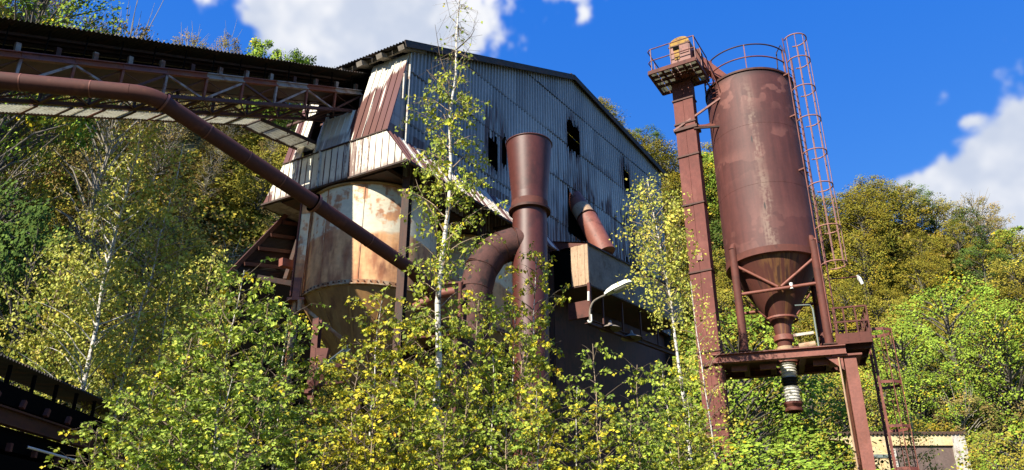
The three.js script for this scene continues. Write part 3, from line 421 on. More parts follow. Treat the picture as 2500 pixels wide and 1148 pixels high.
// ---------------------------------------------------------------- conveyor gallery up to the building
{
  const g0 = thing('conveyor_gallery', 'rusty truss conveyor gallery with dark corrugated roof climbing into the shed', 'conveyor bridge', W(-7, 2.9, 0));
  const tw = (u) => 20.87 + 0.4595 * u, bw = (u) => 20.0 + 0.4625 * u, rw = (u) => 21.72 + 0.448 * u, VN = 2.2, VF = 3.55, U0 = -17.5, U1 = -0.1, K = 13, st = (U1 - U0) / K;
  const slope = DR.clone().add(V3(0, 0.4595, 0)).normalize();
  for (const v of [VN, VF]) {
    for (let k = 0; k < K; k++) {
      const a = U0 + k * st, b = a + st, m = k % 2 ? M.galley : (k > 6 ? M.truss : M.railing);
      part(g0, 'top_chord', new G().ibeam(W(a, v, tw(a)), W(b - 0.01, v, tw(b - 0.01)), 0.16, 0.2, 0.03), v === VN ? m : M.darkSteel);
      part(g0, 'bottom_chord', new G().bar(W(a, v, bw(a)), W(b - 0.01, v, bw(b - 0.01)), 0.11, 0.11), M.oxideDark);
      part(g0, 'truss_post', new G().bar(W(b, v, bw(b)), W(b, v, tw(b) - 0.1), 0.09, 0.07, DR), v === VN ? (k % 3 ? M.galley : M.truss) : M.darkSteel);
      const up = k % 2; part(g0, 'truss_diagonal', new G().bar(up ? W(a, v, tw(a) - 0.12) : W(a, v, bw(a)), up ? W(b, v, bw(b)) : W(b, v, tw(b) - 0.12), 0.07, 0.07, DL), v === VN && k % 3 ? M.truss : M.oxideDark);
      part(g0, 'truss_rod', new G().rod(up ? W(a, v + 0.05, bw(a)) : W(a, v + 0.05, tw(a) - 0.12), up ? W(b, v + 0.05, tw(b) - 0.12) : W(b, v + 0.05, bw(b)), 0.016, 5), M.oxideDark);
    }
  }
  for (let k = 0; k <= K; k++) {
    const u = U0 + k * st; part(g0, 'cross_beam', new G().bar(W(u, VN, bw(u)), W(u, VF + 1.0, bw(u)), 0.08, 0.09), M.oxideDark);
    if (k < K) { const b = u + st; part(g0, 'wind_brace', new G().rod(W(u, VN, bw(u)), W(b, VF, bw(b)), 0.03, 6), M.oxideDark); part(g0, 'wind_brace', new G().rod(W(u, VF, bw(u)), W(b, VN, bw(b)), 0.03, 6), M.oxideDark); part(g0, 'deck_sheet', new G().frame(W(u, VN + 0.05, tw(u) - 0.08), DR.clone().multiplyScalar(st - 0.02).add(V3(0, 0.4595 * (st - 0.02), 0)), DL.clone().multiplyScalar(1.55), V3(0, 0.05, 0)), k % 2 ? M.darkSteel : M.oxideDark); }
  }
  for (let k = 0; k < 20; k++) { // roof sheets lie across the gallery, their ribs give both edges a wavy line
    const a = U0 + k * 0.87, N = V3(0, 1, 0).addScaledVector(DR, -0.448).normalize();
    part(g0, 'roof_sheet', new G().wave((x, y) => W(x, mix(1.95, 3.85, y), rw(x) + 0.012 * (k % 2)), N, a, a + 0.9, 0.1305, 0.026, 0, 1), M.roofSheet);
  }
  for (let k = 0; k < 17; k++) {
    const u = -16.6 + k * 1.0; if (u > -0.4) break;
    part(g0, 'roof_post', new G().bar(W(u, 2.28, tw(u) + 0.1), W(u, 2.28, rw(u) - 0.03), 0.03, 0.03, DR), M.black);
    part(g0, 'idler_bracket', new G().bar(W(u + 0.45, 2.5, tw(u + 0.45) + 0.1), W(u + 0.38, 2.42, tw(u + 0.36) + 0.5), 0.13, 0.13, DR), k % 4 === 1 ? M.oxideDark : M.truss);
  }
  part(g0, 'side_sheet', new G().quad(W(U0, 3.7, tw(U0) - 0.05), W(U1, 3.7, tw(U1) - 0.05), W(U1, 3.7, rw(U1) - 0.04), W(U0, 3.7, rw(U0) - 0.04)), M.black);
  part(g0, 'conveyor_belt', new G().frame(W(U0, 2.6, tw(U0) + 0.32), DR.clone().multiplyScalar(U1 - U0).add(V3(0, 0.4595 * (U1 - U0), 0)), DL.clone().multiplyScalar(0.9), V3(0, 0.03, 0)), M.black);
  for (const v of [2.75, 3.1, 3.4]) part(g0, 'roof_purlin', new G().bar(W(U0, v, rw(U0) - 0.07), W(U1, v, rw(U1) - 0.07), 0.06, 0.08), M.darkSteel);
  // walkway beyond the far truss, in pale sheets, and its level landing at the building
  for (let k = 0; k < 15; k++) {
    const a = -3.35 - (k + 1) * 0.93, b = a + 0.9, N = V3(0, 1, 0).addScaledVector(DR, -0.4625).normalize();
    part(g0, 'walkway_sheet', new G().wave((x, y) => W(x, mix(3.68, 4.42, y), bw(x) - 0.06), N, a, b, 0.09, 0.014, 0, 1), M.walkway);
    part(g0, 'walkway_bearer', new G().bar(W(a, 3.6, bw(a) - 0.08), W(a, 4.5, bw(a) - 0.08), 0.05, 0.07), k % 2 ? M.oxide : M.darkSteel);
  }
  part(g0, 'walkway_edge', new G().bar(W(U0, 4.45, bw(U0) - 0.07), W(-3.35, 4.45, bw(-3.35) - 0.07), 0.05, 0.08), M.darkSteel);
  for (let k = 0; k < 4; k++) { const a = -3.3 + k * 0.72, b = a + 0.7; part(g0, 'landing_sheet', new G().wave((x, y) => W(x, mix(3.80, 4.62, y) - 0.1 * k / 4, 18.45 + 0.06 * k), V3(0, 1, 0), a, b, 0.09, 0.014, 0, 1), M.walkway); part(g0, 'walkway_bearer', new G().bar(W(a, 3.7, 18.42 + 0.06 * k), W(a, 4.7, 18.42 + 0.06 * k), 0.05, 0.07), M.darkSteel); }
  for (const v of [3.74, 4.68]) part(g0, 'landing_edge', new G().bar(W(-3.35, v, 18.4), W(-0.4, v - 0.1, 18.66), 0.07, 0.12), M.darkSteel);
  for (let k = 0; k < 3; k++) part(g0, 'landing_hanger', new G().rod(W(-3.1 + k, 3.72, 18.4), W(-3.0 + k, 3.55, bw(-3 + k)), 0.025, 6), M.oxideDark);
  // trestle that carries the lower end, outside the picture
  for (const v of [VN, VF]) part(g0, 'trestle_leg', new G().ibeam(W(-15.4, v, 0), W(-15.4, v, bw(-15.4)), 0.25, 0.25, 0.03), M.oxideDark);
}
// dust pipe in front
{
  const A = at(-420, 158, 16.0), B = at(330, 214, 17.35), Cc = at(385, 238, 17.7), D = at(765, 494, 21.4), E = at(1000, 655, 24.4), F = at(1060, 720, 25.6);
  const b = thing('dust_pipe', 'long bent maroon pipe sloping down across the front of the building', 'pipe', Cc.clone().setY(0));
  const bend = (p, q, r, k) => Array.from({ length: 7 }, (_, i) => { const t = i / 6, a = p.clone().lerp(q, 1 - k), c = q.clone().lerp(r, k); return a.multiplyScalar((1 - t) ** 2).addScaledVector(q, 2 * t * (1 - t)).addScaledVector(c, t * t); });
  const el = bend(A, B.clone().lerp(Cc, 0.7), D, 0.07), R = 0.215, end = el[6];
  part(b, 'level_pipe', new G().tube([A, el[0]], R, 24), M.pipe); part(b, 'elbow', new G().tube(el, R * 1.0, 24), M.pipe);
  const S = [end, end.clone().lerp(D, 0.52), D, E, F]; for (let i = 0; i < 4; i++) part(b, 'sloping_pipe', new G().tube([S[i], S[i + 1]], R * (i === 1 ? 1.0 : 0.985), 24), M.pipe);
  const flange = (p, q, r = 0.285, w = 0.06) => part(b, 'flange', new G().tube([p.clone(), p.clone().addScaledVector(q.clone().sub(p).normalize(), w)], r, 28), M.pinkSteel);
  flange(el[5].clone().lerp(el[6], 0.6), D, 0.255); flange(D, E, 0.29, 0.05); flange(D.clone().addScaledVector(E.clone().sub(D).normalize(), 0.07), E, 0.27, 0.04); flange(S[1], D, 0.222, 0.025); for (const [i, t] of [[0, 0.5], [1, 0.5], [2, 0.55]]) flange(S[i].clone().lerp(S[i + 1], t), S[i + 1], 0.2205, 0.03); for (const t of [0.25, 0.62, 0.86]) flange(A.clone().lerp(el[0], t), el[0], 0.2205, 0.03);
}
// exhaust stack, its elbow duct, and the small outlet duct
{
  const c = at(1293, 515, 27.5), b = thing('exhaust_stack', 'maroon steel exhaust stack with flared top and dark collar', 'stack', V3(c.x, 0, c.z)), o = V3(c.x, 0, c.z);
  part(b, 'flared_top', new G().lathe(o, [[0.655, 15.62], [0.665, 15.9], [0.855, 18.05], [0.87, 18.1]], 56), M.stackPaint);
  part(b, 'top_lip', new G().ring(V3(c.x, 18.1, c.z), V3(0, 1, 0), 0.87, 0.028, 56, 8), M.stackPaint);
  part(b, 'inner_lining', new G().lathe(o, [[0.84, 18.09], [0.64, 15.9]], 40), M.oxideDark);
  part(b, 'band', new G().lathe(o, [[0.655, 15.32], [0.672, 15.32], [0.672, 15.62], [0.655, 15.62]], 56), M.oxide);
  part(b, 'collar', new G().lathe(o, [[0.63, 15.22], [0.77, 15.22], [0.77, 15.31], [0.63, 15.31]], 56), M.oxideDark);
  part(b, 'tube', new G().lathe(o, [[0.625, 0], [0.625, 15.25]], 56), M.stackPaint);
  const el = (pts) => new THREE.CatmullRomCurve3(pts).getPoints(22), pts = el([at(1290, 592, 27.5), at(1245, 597, 27.45), at(1193, 626, 27.35), at(1164, 695, 27.2), at(1155, 790, 27.1), at(1140, 960, 27.0)]);
  const d = thing('elbow_duct', 'thick dark red duct curving down from the exhaust stack', 'duct', pts[22].clone().setY(0));
  for (let k = 0; k < 8; k++) { const i = Math.round(k * 22 / 8), j = Math.round((k + 1) * 22 / 8); part(d, 'elbow_gore', new G().tube([pts[i], pts[j].clone().lerp(pts[i], -0.02)], 0.575 + 0.012 * (k % 2), 28), M.elbow); part(d, 'seam_ring', new G().ring(pts[j], pts[Math.min(22, j + 1)].clone().sub(pts[j - 1]), 0.585, 0.018, 36, 6), M.oxideDark); }
  part(d, 'down_pipe', new G().tube([pts[22], pts[22].clone().setY(0.1)], 0.55, 28), M.elbow);
  const onV = (x, y, v) => { const q = at(x, y, 30).sub(EYE), o = W(0, v, 0); return EYE.clone().addScaledVector(q, o.sub(EYE).dot(NR) / q.dot(NR)); }, p0 = onV(1396, 478, 0.35), p1 = onV(1434, 534, -0.95), p2 = onV(1456, 575, -1.45), p3 = onV(1478, 618, -1.85);
  const e = thing('outlet_duct', 'short tan and rust duct slanting out of a hole in the corrugated wall', 'duct', p3.clone());
  part(e, 'upper_pipe', new G().tube([p0, p1], (t) => 0.43 + 0.05 * t, 28, false), M.pinkSteel); part(e, 'middle_pipe', new G().tube([p1, p2, p3], 0.495, 28), M.pinkSteel, 'rust pink lower length of the slanting duct');
  part(e, 'clamp_ring', new G().ring(p1, p2.clone().sub(p0), 0.50, 0.035, 40, 6), M.oxideDark); part(e, 'painted_collar', new G().tube([p0.clone().lerp(p1, 0.62), p1], (t) => 0.464 + 0.025 * t, 28, false), M.tanSheet, 'tan painted collar');
}
// boxed side gallery on the long wall
{
  const b = thing('side_gallery', 'grey sheeted box gallery hanging on the side of the shed', 'gallery', W(13, -1, 0)), A = 0.078, T = (u) => 16.12 + A * u, Bm = (u) => 14.22 + A * u, U0 = 9.7, U1 = 19.4, V = -2;
  for (let k = 0; k < 10; k++) { const a = U0 + 0.02 + k * 0.97, e = Math.min(U1, a + 0.97); part(b, 'side_sheet', new G().corr((x, y) => W(x, V, mix(Bm(x), T(x), y)).addScaledVector(NR, 0.01 * (k % 2)), NR, a - (a % 0.0485), e - (e % 0.0485), 0.0485, 0.010, () => [[0, 1]], (x, y) => [x, y * 1.9]), M.concreteSheet); }
  for (let k = 0; k < 5; k++) { const v0 = V + k * 0.165, v1 = v0 + 0.158; part(b, 'end_board', new G().frame(W(U0, v0, Bm(U0)), DL.clone().multiplyScalar(0.158), V3(0, T(U0) - Bm(U0), 0), NF.clone().multiplyScalar(0.02 + 0.012 * (k % 2))), M.tanSheet); }
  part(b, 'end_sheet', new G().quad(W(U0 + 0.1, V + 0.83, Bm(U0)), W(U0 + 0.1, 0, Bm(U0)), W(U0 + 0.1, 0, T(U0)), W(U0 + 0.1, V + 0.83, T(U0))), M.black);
  part(b, 'roof_slab', new G().quad(W(U0 - 0.1, V - 0.1, T(U0) + 0.02), W(U1, V - 0.1, T(U1) + 0.02), W(U1, 0, T(U1) + 0.55), W(U0 - 0.1, 0, T(U0) + 0.55)).quad(W(U0 - 0.1, V - 0.1, T(U0) - 0.06), W(U1, V - 0.1, T(U1) - 0.06), W(U1, V - 0.1, T(U1) + 0.02), W(U0 - 0.1, V - 0.1, T(U0) + 0.02)), M.darkSteel);
  part(b, 'gable_sheet', new G().poly([W(U0 - 0.03, V - 0.05, T(U0)), W(U0 - 0.03, 0, T(U0)), W(U0 - 0.03, 0, T(U0) + 0.55)], (p) => [p.x, p.y]), M.oxide);
  part(b, 'floor_plate', new G().frame(W(U0, V, Bm(U0) - 0.06), DR.clone().multiplyScalar(U1 - U0).add(V3(0, A * (U1 - U0), 0)), DL.clone().multiplyScalar(2), V3(0, 0.05, 0)), M.darkSteel);
  for (const u of [11.3, 13.1, 14.9, 16.7]) { part(b, 'hanger', new G().bar(W(u, V + 0.25, 12.6 + A * u), W(u, V + 0.25, Bm(u)), 0.07, 0.07, DR), M.oxideDark); }
  part(b, 'lower_rail', new G().ibeam(W(9.8, V + 0.25, 13.35), W(18.6, V + 0.25, 14.05), 0.18, 0.22, 0.03), M.oxideDark);
  for (const u of [11.6, 13.6]) { const p = W(u, V + 0.1, 12.95 + A * u * 0.55); part(b, 'lamp_shade', new G().lathe(p, [[0.5, 0], [0.42, 0.06], [0.1, 0.22], [0.05, 0.4]], 24), M.concreteSheet, 'wide pale lamp shade hanging under the gallery'); }
  part(b, 'bracket_plate', new G().frame(W(9.72, V - 0.02, 13.45), DL.clone().multiplyScalar(1.0), V3(0, 0.75, 0), NF.clone().multiplyScalar(0.14)), M.oxide);
  part(b, 'bracket_post', new G().bar(W(9.66, V - 0.02, 13.7), W(9.66, V - 0.02, 15.0), 0.12, 0.12, DR), M.oxide);
}
{ // lamp on the gallery corner
  const D = 33.2, p = (x, y, d = D) => at(x, y, d), b = thing('wall_lamp', 'white street lamp head on a curved arm at the gallery corner', 'lamp', p(1440, 780));
  part(b, 'arm', new G().tube(new THREE.CatmullRomCurve3([p(1441, 785), p(1441, 755), p(1449, 737), p(1464, 727), p(1482, 719)]).getPoints(16), 0.045, 10), M.timber);
  part(b, 'wall_clip', new G().tube([p(1437, 712), p(1437, 735)], 0.05, 8), M.lampWhite); part(b, 'wall_clip', new G().tube(new THREE.CatmullRomCurve3([p(1443, 768), p(1443, 786), p(1438, 787), p(1436, 782)]).getPoints(8), 0.045, 8), M.lampWhite);
  const a = p(1477, 721), e = p(1543, 691, D - 0.3), X = e.clone().sub(a), L = X.length(); X.normalize(); const S = X.clone().cross(V3(0, 1, 0)).normalize(), U = S.clone().cross(X), hd = new G(), gl = new G(), sec = [[0, 0.1, 0.10], [0.12, 0.17, 0.20], [0.35, 0.24, 0.27], [0.8, 0.29, 0.26], [0.95, 0.25, 0.19], [1, 0.14, 0.08]];
  for (let i = 0; i < 5; i++) { const q = (s, f) => a.clone().addScaledVector(X, s[0] * L).addScaledVector(S, Math.cos(f) * s[1]).addScaledVector(U, Math.sin(f) * s[2]), m = (f) => S.clone().multiplyScalar(Math.cos(f)).addScaledVector(U, Math.sin(f)); for (let j = 0; j < 12; j++) { const f = j / 12 * Math.PI, g = (j + 1) / 12 * Math.PI; hd.quad(q(sec[i], g), q(sec[i], f), q(sec[i + 1], f), q(sec[i + 1], g), undefined, [m(g), m(f), m(f), m(g)]); } hd.quad(q(sec[i], 0), q(sec[i + 1], 0), q(sec[i + 1], Math.PI), q(sec[i], Math.PI)); }
  part(b, 'lamp_head', hd, M.lampWhite);
  for (let i = 2; i < 4; i++) { const q = (s, f) => a.clone().addScaledVector(X, s[0] * L).addScaledVector(S, Math.cos(f) * s[1] * 0.85).addScaledVector(U, Math.sin(f) * 0.13 - 0.005); for (let j = 0; j < 8; j++) { const f = -j / 8 * Math.PI, g = -(j + 1) / 8 * Math.PI; gl.quad(q(sec[i], f), q(sec[i], g), q(sec[i + 1], g), q(sec[i + 1], f)); } }
  part(b, 'lamp_glass', gl, M.lampGlass);
}
// thin steel between stack and bins
{
  const b = thing('pipe_rack', 'thin rusty rack of pipes between the bins and the elbow duct', 'pipe rack', at(1115, 820, 26.4).setY(0));
  part(b, 'post', new G().rod(at(1116, 1148, 26.4).setY(0), at(1124, 690, 26.4), 0.07, 8), M.oxide); part(b, 'rail', new G().rod(at(1005, 826, 26.2), at(1120, 818, 26.4), 0.05, 8), M.oxide);
  part(b, 'pipe', new G().tube([at(1012, 752, 26.6), at(1072, 718, 26.4), at(1110, 712, 26.4)], 0.16, 14), M.pinkSteel); part(b, 'rail', new G().rod(at(1000, 700, 27), at(1130, 690, 26.6), 0.06, 8), M.oxideDark);
}
// ---------------------------------------------------------------- bucket elevator
{
  const X = azv(120), Z = azv(210), o = V3(6.14, 0, -26.9), E = (x, y, z) => o.clone().addScaledVector(X, x).addScaledVector(Z, z).setY(y);
  const b = thing('bucket_elevator', 'tall rust red bucket elevator shaft with railed head platform', 'bucket elevator', E(0.37, 0, -0.2));
  const CW = 0.76, CD = 0.4, ys = [0, 3.6, 7.2, 9.75, 12.6, 15.2, 17.2, 18.6, 19.65, 20.46];
  for (let i = 0; i < ys.length - 1; i++) for (const s of [0, 1]) part(b, 'casing_section', new G().frame(E(s ? CW / 2 + 0.006 : 0, ys[i], -CD), X.clone().multiplyScalar(CW / 2 - 0.006), V3(0, ys[i + 1] - ys[i], 0), Z.clone().multiplyScalar(CD - (s ? 0.0 : 0.012))), M.elevator);
  for (let i = 1; i < ys.length - 1; i++) part(b, 'flange', new G().frame(E(-0.035, ys[i] - 0.03, -CD - 0.035), X.clone().multiplyScalar(CW + 0.07), V3(0, 0.06, 0), Z.clone().multiplyScalar(CD + 0.075)), M.oxideDark);
  part(b, 'inspection_hatch', new G().frame(E(0.33, 13.0, 0), X.clone().multiplyScalar(0.2), V3(0, 0.26, 0), Z.clone().multiplyScalar(0.05)), M.pinkSteel);
  // platform
  const PX0 = -0.52, PX1 = 1.33, PZ0 = -0.5, PZ1 = 1.05, PY = 20.5, fr = new G();
  fr.bar(E(PX0, PY, PZ1), E(PX1, PY, PZ1), 0.06, 0.16); fr.bar(E(PX0, PY, PZ0), E(PX1, PY, PZ0), 0.06, 0.16); fr.bar(E(PX0, PY, PZ0), E(PX0, PY, PZ1), 0.06, 0.16); fr.bar(E(PX1, PY, PZ0), E(PX1, PY, PZ1), 0.06, 0.16); part(b, 'platform_frame', fr, M.oxide);
  for (const z of [0.72, 0.42, 0.05]) part(b, 'platform_joist', new G().bar(E(PX0, PY - 0.03, z), E(PX1, PY - 0.03, z), 0.07, 0.1), M.oxideDark);
  for (const x of [0.0, 0.42, 0.84]) part(b, 'platform_joist', new G().bar(E(x, PY - 0.035, PZ0), E(x, PY - 0.035, PZ1), 0.07, 0.09), M.oxideDark);
  for (let k = 0; k < 7; k++) { const x = PX0 + 0.04 + k * 0.255; part(b, 'deck_plate', new G().frame(E(x, PY + 0.03, PZ0 + 0.02), X.clone().multiplyScalar(0.225), V3(0, 0.02, 0), Z.clone().multiplyScalar(PZ1 - PZ0 - 0.04)), M.walkway); }
  // railing
  const H = 1.05, rail = (p, q, r = 0.022) => part(b, 'handrail', new G().rod(p, q, r, 7), M.railing), C = [[PX1, PZ0], [PX1, PZ1], [PX0 + 0.12, PZ1], [PX0, PZ1 - 0.12], [PX0, PZ0], [0.2, PZ0]];
  for (let i = 0; i < C.length - 1; i++) for (const h of [H, H * 0.5]) rail(E(C[i][0], PY + h, C[i][1]), E(C[i + 1][0], PY + h, C[i + 1][1]));
  for (const [x, z] of [[PX1, PZ0], [PX1, PZ1], [0.4, PZ1], [PX0 + 0.15, PZ1], [PX0, PZ0 + 0.7], [PX0, PZ0], [1.33, 0.3]]) part(b, 'railing_post', new G().bar(E(x, PY, z), E(x, PY + H, z), 0.045, 0.03, X), M.railing);
  // head casing with yellow hood
  const hx0 = 0.22, hx1 = 1.0, hz = 0.5, prof = [], hood = new G(), body = part(b, 'head_casing', new G().frame(E(hx0, PY, -CD), X.clone().multiplyScalar(hx1 - hx0), V3(0, 1.25, 0), Z.clone().multiplyScalar(CD + hz)), M.pinkSteel);
  for (let i = 0; i <= 14; i++) { const f = i / 14 * Math.PI; prof.push([(hx0 + hx1) / 2 - Math.cos(f) * 0.39, PY + 1.28 + Math.sin(f) ** 0.7 * 0.36]); }
  for (let i = 0; i < 14; i++) { const [x0, y0] = prof[i], [x1, y1] = prof[i + 1]; hood.quad(E(x0, y0, -CD), E(x0, y0, hz), E(x1, y1, hz), E(x1, y1, -CD)); hood.poly([E((hx0 + hx1) / 2, PY + 1.28, hz), E(x1, y1, hz), E(x0, y0, hz)], (p) => [p.x, p.y]); }
  part(b, 'hood', hood, M.yellow, 'rounded hood with flaking yellow paint');
  part(body, 'hood_flange', new G().bar(E(hx0 - 0.05, PY + 1.26, hz + 0.01), E(hx1 + 0.05, PY + 1.26, hz + 0.01), 0.05, 0.05), M.oxideDark, undefined, undefined, worldBase(b));
  part(body, 'access_panel', new G().frame(E(0.6, PY + 0.84, hz), X.clone().multiplyScalar(0.36), V3(0, 0.38, 0), Z.clone().multiplyScalar(0.03)), M.railing, undefined, undefined, worldBase(b));
  part(body, 'yellow_panel', new G().frame(E(0.38, PY + 0.62, hz), X.clone().multiplyScalar(0.2), V3(0, 0.42, 0), Z.clone().multiplyScalar(0.03)), M.yellow, undefined, undefined, worldBase(b));
  part(body, 'dark_opening', new G().frame(E(0.36, PY + 1.05, hz + 0.035), X.clone().multiplyScalar(0.24), V3(0, 0.16, 0), Z.clone().multiplyScalar(0.012)), M.black, undefined, undefined, worldBase(b));
  const m0 = E(0.0, PY + 0.75, 0.1); part(body, 'shaft_bearing', new G().tube([E(0.1, PY + 1.15, 0.1), E(0.26, PY + 1.15, 0.1)], 0.13, 16), M.greyPipe, undefined, undefined, worldBase(b));
  // chute to the silo
  part(b, 'spout', new G().bar(E(0.95, PY + 0.95, -0.1), V3(8.5, 20.05, -26.6), 0.3, 0.34), M.pinkSteel); part(b, 'spout_throat', new G().frame(E(0.95, PY + 0.3, -0.3), X.clone().multiplyScalar(0.3), V3(0, 0.8, 0), Z.clone().multiplyScalar(0.45)), M.oxide);
  // stays to the silo at the middle
  const S = V3(9.12, 0, -27), yk = 18.35; part(b, 'stay_collar', new G().frame(E(-0.07, yk - 0.06, -CD - 0.07), X.clone().multiplyScalar(CW + 0.14), V3(0, 0.12, 0), Z.clone().multiplyScalar(CD + 0.14)), M.oxideDark);
  part(b, 'stay', new G().bar(E(-0.05, yk, 0.06), V3(7.75, 19.35, -26.2), 0.07, 0.07), M.railing); part(b, 'stay', new G().bar(E(0.7, yk + 0.05, -0.1), V3(7.7, 18.5, -26.7), 0.07, 0.08), M.pinkSteel); part(b, 'stay', new G().bar(E(0.7, yk - 0.12, 0.04), V3(7.7, 18.25, -26.4), 0.06, 0.06), M.darkSteel); part(b, 'stay', new G().bar(E(0.3, yk + 0.1, -CD), V3(7.7, 18.8, -27), 0.08, 0.08), M.oxide);
  // twisted steps from platform to silo top
  for (let k = 0; k < 5; k++) part(b, 'step_rod', new G().rod(E(1.3, PY - 0.3 - 0.16 * k, 0.0 - 0.1 * k), E(1.62, PY - 0.45 - 0.16 * k, 0.22 - 0.1 * k), 0.018, 6), M.railing);
  for (const s of [0, 1]) part(b, 'ladder_stile', new G().rod(E(1.3 + 0.3 * s, PY, 0.05 + 0.2 * s), E(1.5 + 0.35 * s, PY - 1.15, -0.45 + 0.2 * s), 0.022, 6), M.railing);
}
// ---------------------------------------------------------------- silo
const SC = V3(9.12, 0, -27), SA = 106, SX = azv(SA), SZ = azv(SA + 90), S_ = (x, y, z) => SC.clone().addScaledVector(SX, x).addScaledVector(SZ, z).setY(y);
{
  const b = thing('storage_silo', 'tall rust red cylindrical silo on four legs with pale vertical stain', 'silo', SC.clone()), R = 1.60, Y0 = 13.02, Y1 = 20.12;
  const shell = new G().lathe(V3(SC.x, Y0, SC.z), [[R, 0], [R, Y1 - Y0]], 96, (s, y) => [(s + 0.5 - 0.04) % 1 + (s >= 0.54 - 1e-9 ? 1e-6 : 0), y / 7.1]);
  // texture once round: keep it continuous across the back
  { const L = Y1 - Y0, g = new G(), n = 96, face = 18.6 * rad; for (let j = 0; j < n; j++) { const a = (j / n) * 6.28319 - Math.PI, e = ((j + 1) / n) * 6.28319 - Math.PI, q = (f, y) => V3(SC.x + Math.sin(f - face) * R, Y0 + y, SC.z + Math.cos(f - face) * R), m = (f) => V3(Math.sin(f - face), 0, Math.cos(f - face)); for (let k = 0; k < 5; k++) { const y0 = L * k / 5, y1 = L * (k + 1) / 5; g.quad(q(a, y0), q(e, y0), q(e, y1), q(a, y1), [[j / n, y0 / L], [(j + 1) / n, y0 / L], [(j + 1) / n, y1 / L], [j / n, y1 / L]], [m(a), m(e), m(e), m(a)]); } } part(b, 'shell', g, M.silo); }
  part(b, 'top_edge', new G().lathe(V3(SC.x, Y1, SC.z), [[R + 0.02, -0.06], [R + 0.05, -0.05], [R + 0.05, 0.03], [R - 0.05, 0.04], [0.2, 0.45], [0, 0.46]], 80), M.oxideDark);
  for (const y of [15.4, 17.8]) part(b, 'weld_seam', new G().ring(V3(SC.x, y, SC.z), V3(0, 1, 0), R + 0.001, 0.004, 80, 5), M.oxide);
  part(b, 'base_ring', new G().lathe(V3(SC.x, Y0, SC.z), [[R - 0.1, -0.23], [R + 0.015, -0.22], [R + 0.015, 0.02]], 80), M.oxide);
  const y2 = 10.72, c0 = R - 0.1; part(b, 'cone', new G().lathe(V3(SC.x, 0, SC.z), [[0.24, 10.3], [0.30, y2], [c0, Y0 - 0.2]], 72, (s, y) => [s, y / 3]), M.siloCone);
  // legs and braces
  const L = [[-1.31, 1.0], [1.31, 1.0], [-1.31, -1.0], [1.31, -1.0]], DY = 9.62;
  for (const [x, z] of L) { const l = part(b, 'leg', new G().tube([S_(x, DY, z), S_(x, 13.25, z)], 0.135, 20), M.oxide); part(l, 'foot_plate', new G().frame(S_(x - 0.2, DY, z - 0.2), SX.clone().multiplyScalar(0.4), V3(0, 0.04, 0), SZ.clone().multiplyScalar(0.4)), M.oxideDark, undefined, undefined, worldBase(b)); part(l, 'shoulder', new G().tube([S_(x, 13.25, z), S_(x * 0.97, 13.42, z * 0.97), S_(x * 0.9, 13.5, z * 0.9)], (t) => 0.135 - 0.06 * t, 16), M.oxide, undefined, undefined, worldBase(b)); }
  const br = (p, q, r = 0.05) => part(b, 'brace', new G().rod(p, q, r, 10), M.pinkSteel), by = 11.72;
  for (const z of [1.0, -1.0]) { br(S_(-1.31, by - 0.1, z), S_(1.31, by + 0.05, z), 0.06); br(S_(-1.31, 12.7, z), S_(0, by + 0.05, z)); br(S_(1.31, 12.7, z), S_(0.1, by + 0.05, z)); }
  for (const x of [1.31, -1.31]) { br(S_(x, by, 1.0), S_(x, by, -1.0), 0.06); br(S_(x, 12.6, 1.0), S_(x, by, 0)); br(S_(x, 12.6, -1.0), S_(x, by, 0)); }
  // outlet valves
  const oc = (prof, m, name) => part(b, name, new G().lathe(V3(SC.x, 0, SC.z), prof, 28), m);
  oc([[0.5, 10.9], [0.56, 10.9], [0.56, 10.96], [0.5, 10.96]], M.pinkSteel, 'aeration_ring'); oc([[0.26, 10.16], [0.33, 10.18], [0.33, 10.36], [0.26, 10.38]], M.pinkSteel, 'valve_flange'); oc([[0.22, 9.95], [0.26, 10.16]], M.oxide, 'neck'); oc([[0.2, 9.84], [0.27, 9.85], [0.27, 9.97], [0.2, 9.98]], M.tanSheet, 'valve_body'); oc([[0.17, 9.62], [0.19, 9.84]], M.greyPipe, 'outlet_pipe'); oc([[0.36, 9.42], [0.36, 9.5], [0.2, 9.62]], M.pinkSteel, 'outlet_flange');
  part(b, 'valve_arm', new G().bar(S_(0.3, 10.3, 0.2), S_(0.95, 10.34, 0.2), 0.09, 0.09), M.whiteTrim); part(b, 'valve_actuator', new G().rod(S_(0.42, 9.9, 0.2), S_(0.95, 9.95, 0.2), 0.11, 14), M.tanSheet, 'tan cylinder of the valve actuator'); part(b, 'actuator_fork', new G().rod(S_(0.25, 9.88, 0.2), S_(0.6, 9.9, 0.2), 0.05, 8), M.oxide);
  part(b, 'air_pipe', new G().tube([S_(0.45, 11.2, 0.6), S_(0.95, 11.25, 0.4), S_(1.02, 11.1, 0.4), S_(1.02, 9.6, 0.4)], 0.03, 8), M.greyPipe);
  for (const [x0, x1, y] of [[-1.1, -0.5, 11.6], [1.0, 0.5, 11.6]]) part(b, 'vibrator_rod', new G().rod(S_(x0, y, 0.5), S_(x1, 10.95, 0.4), 0.03, 7), M.railing);
  part(b, 'white_sensor', new G().rod(S_(0.42, 11.65, 1.0), S_(0.42, 11.86, 1.0), 0.06, 8), M.lampWhite);
  // top railing
  const f0 = -1.85, f1 = 1.12, P = (f, y, r = R) => V3(SC.x + Math.sin(f) * r, y, SC.z + Math.cos(f) * r), arc = (y, a = f0, e = f1) => Array.from({ length: 25 }, (_, i) => P(mix(a, e, i / 24), y));
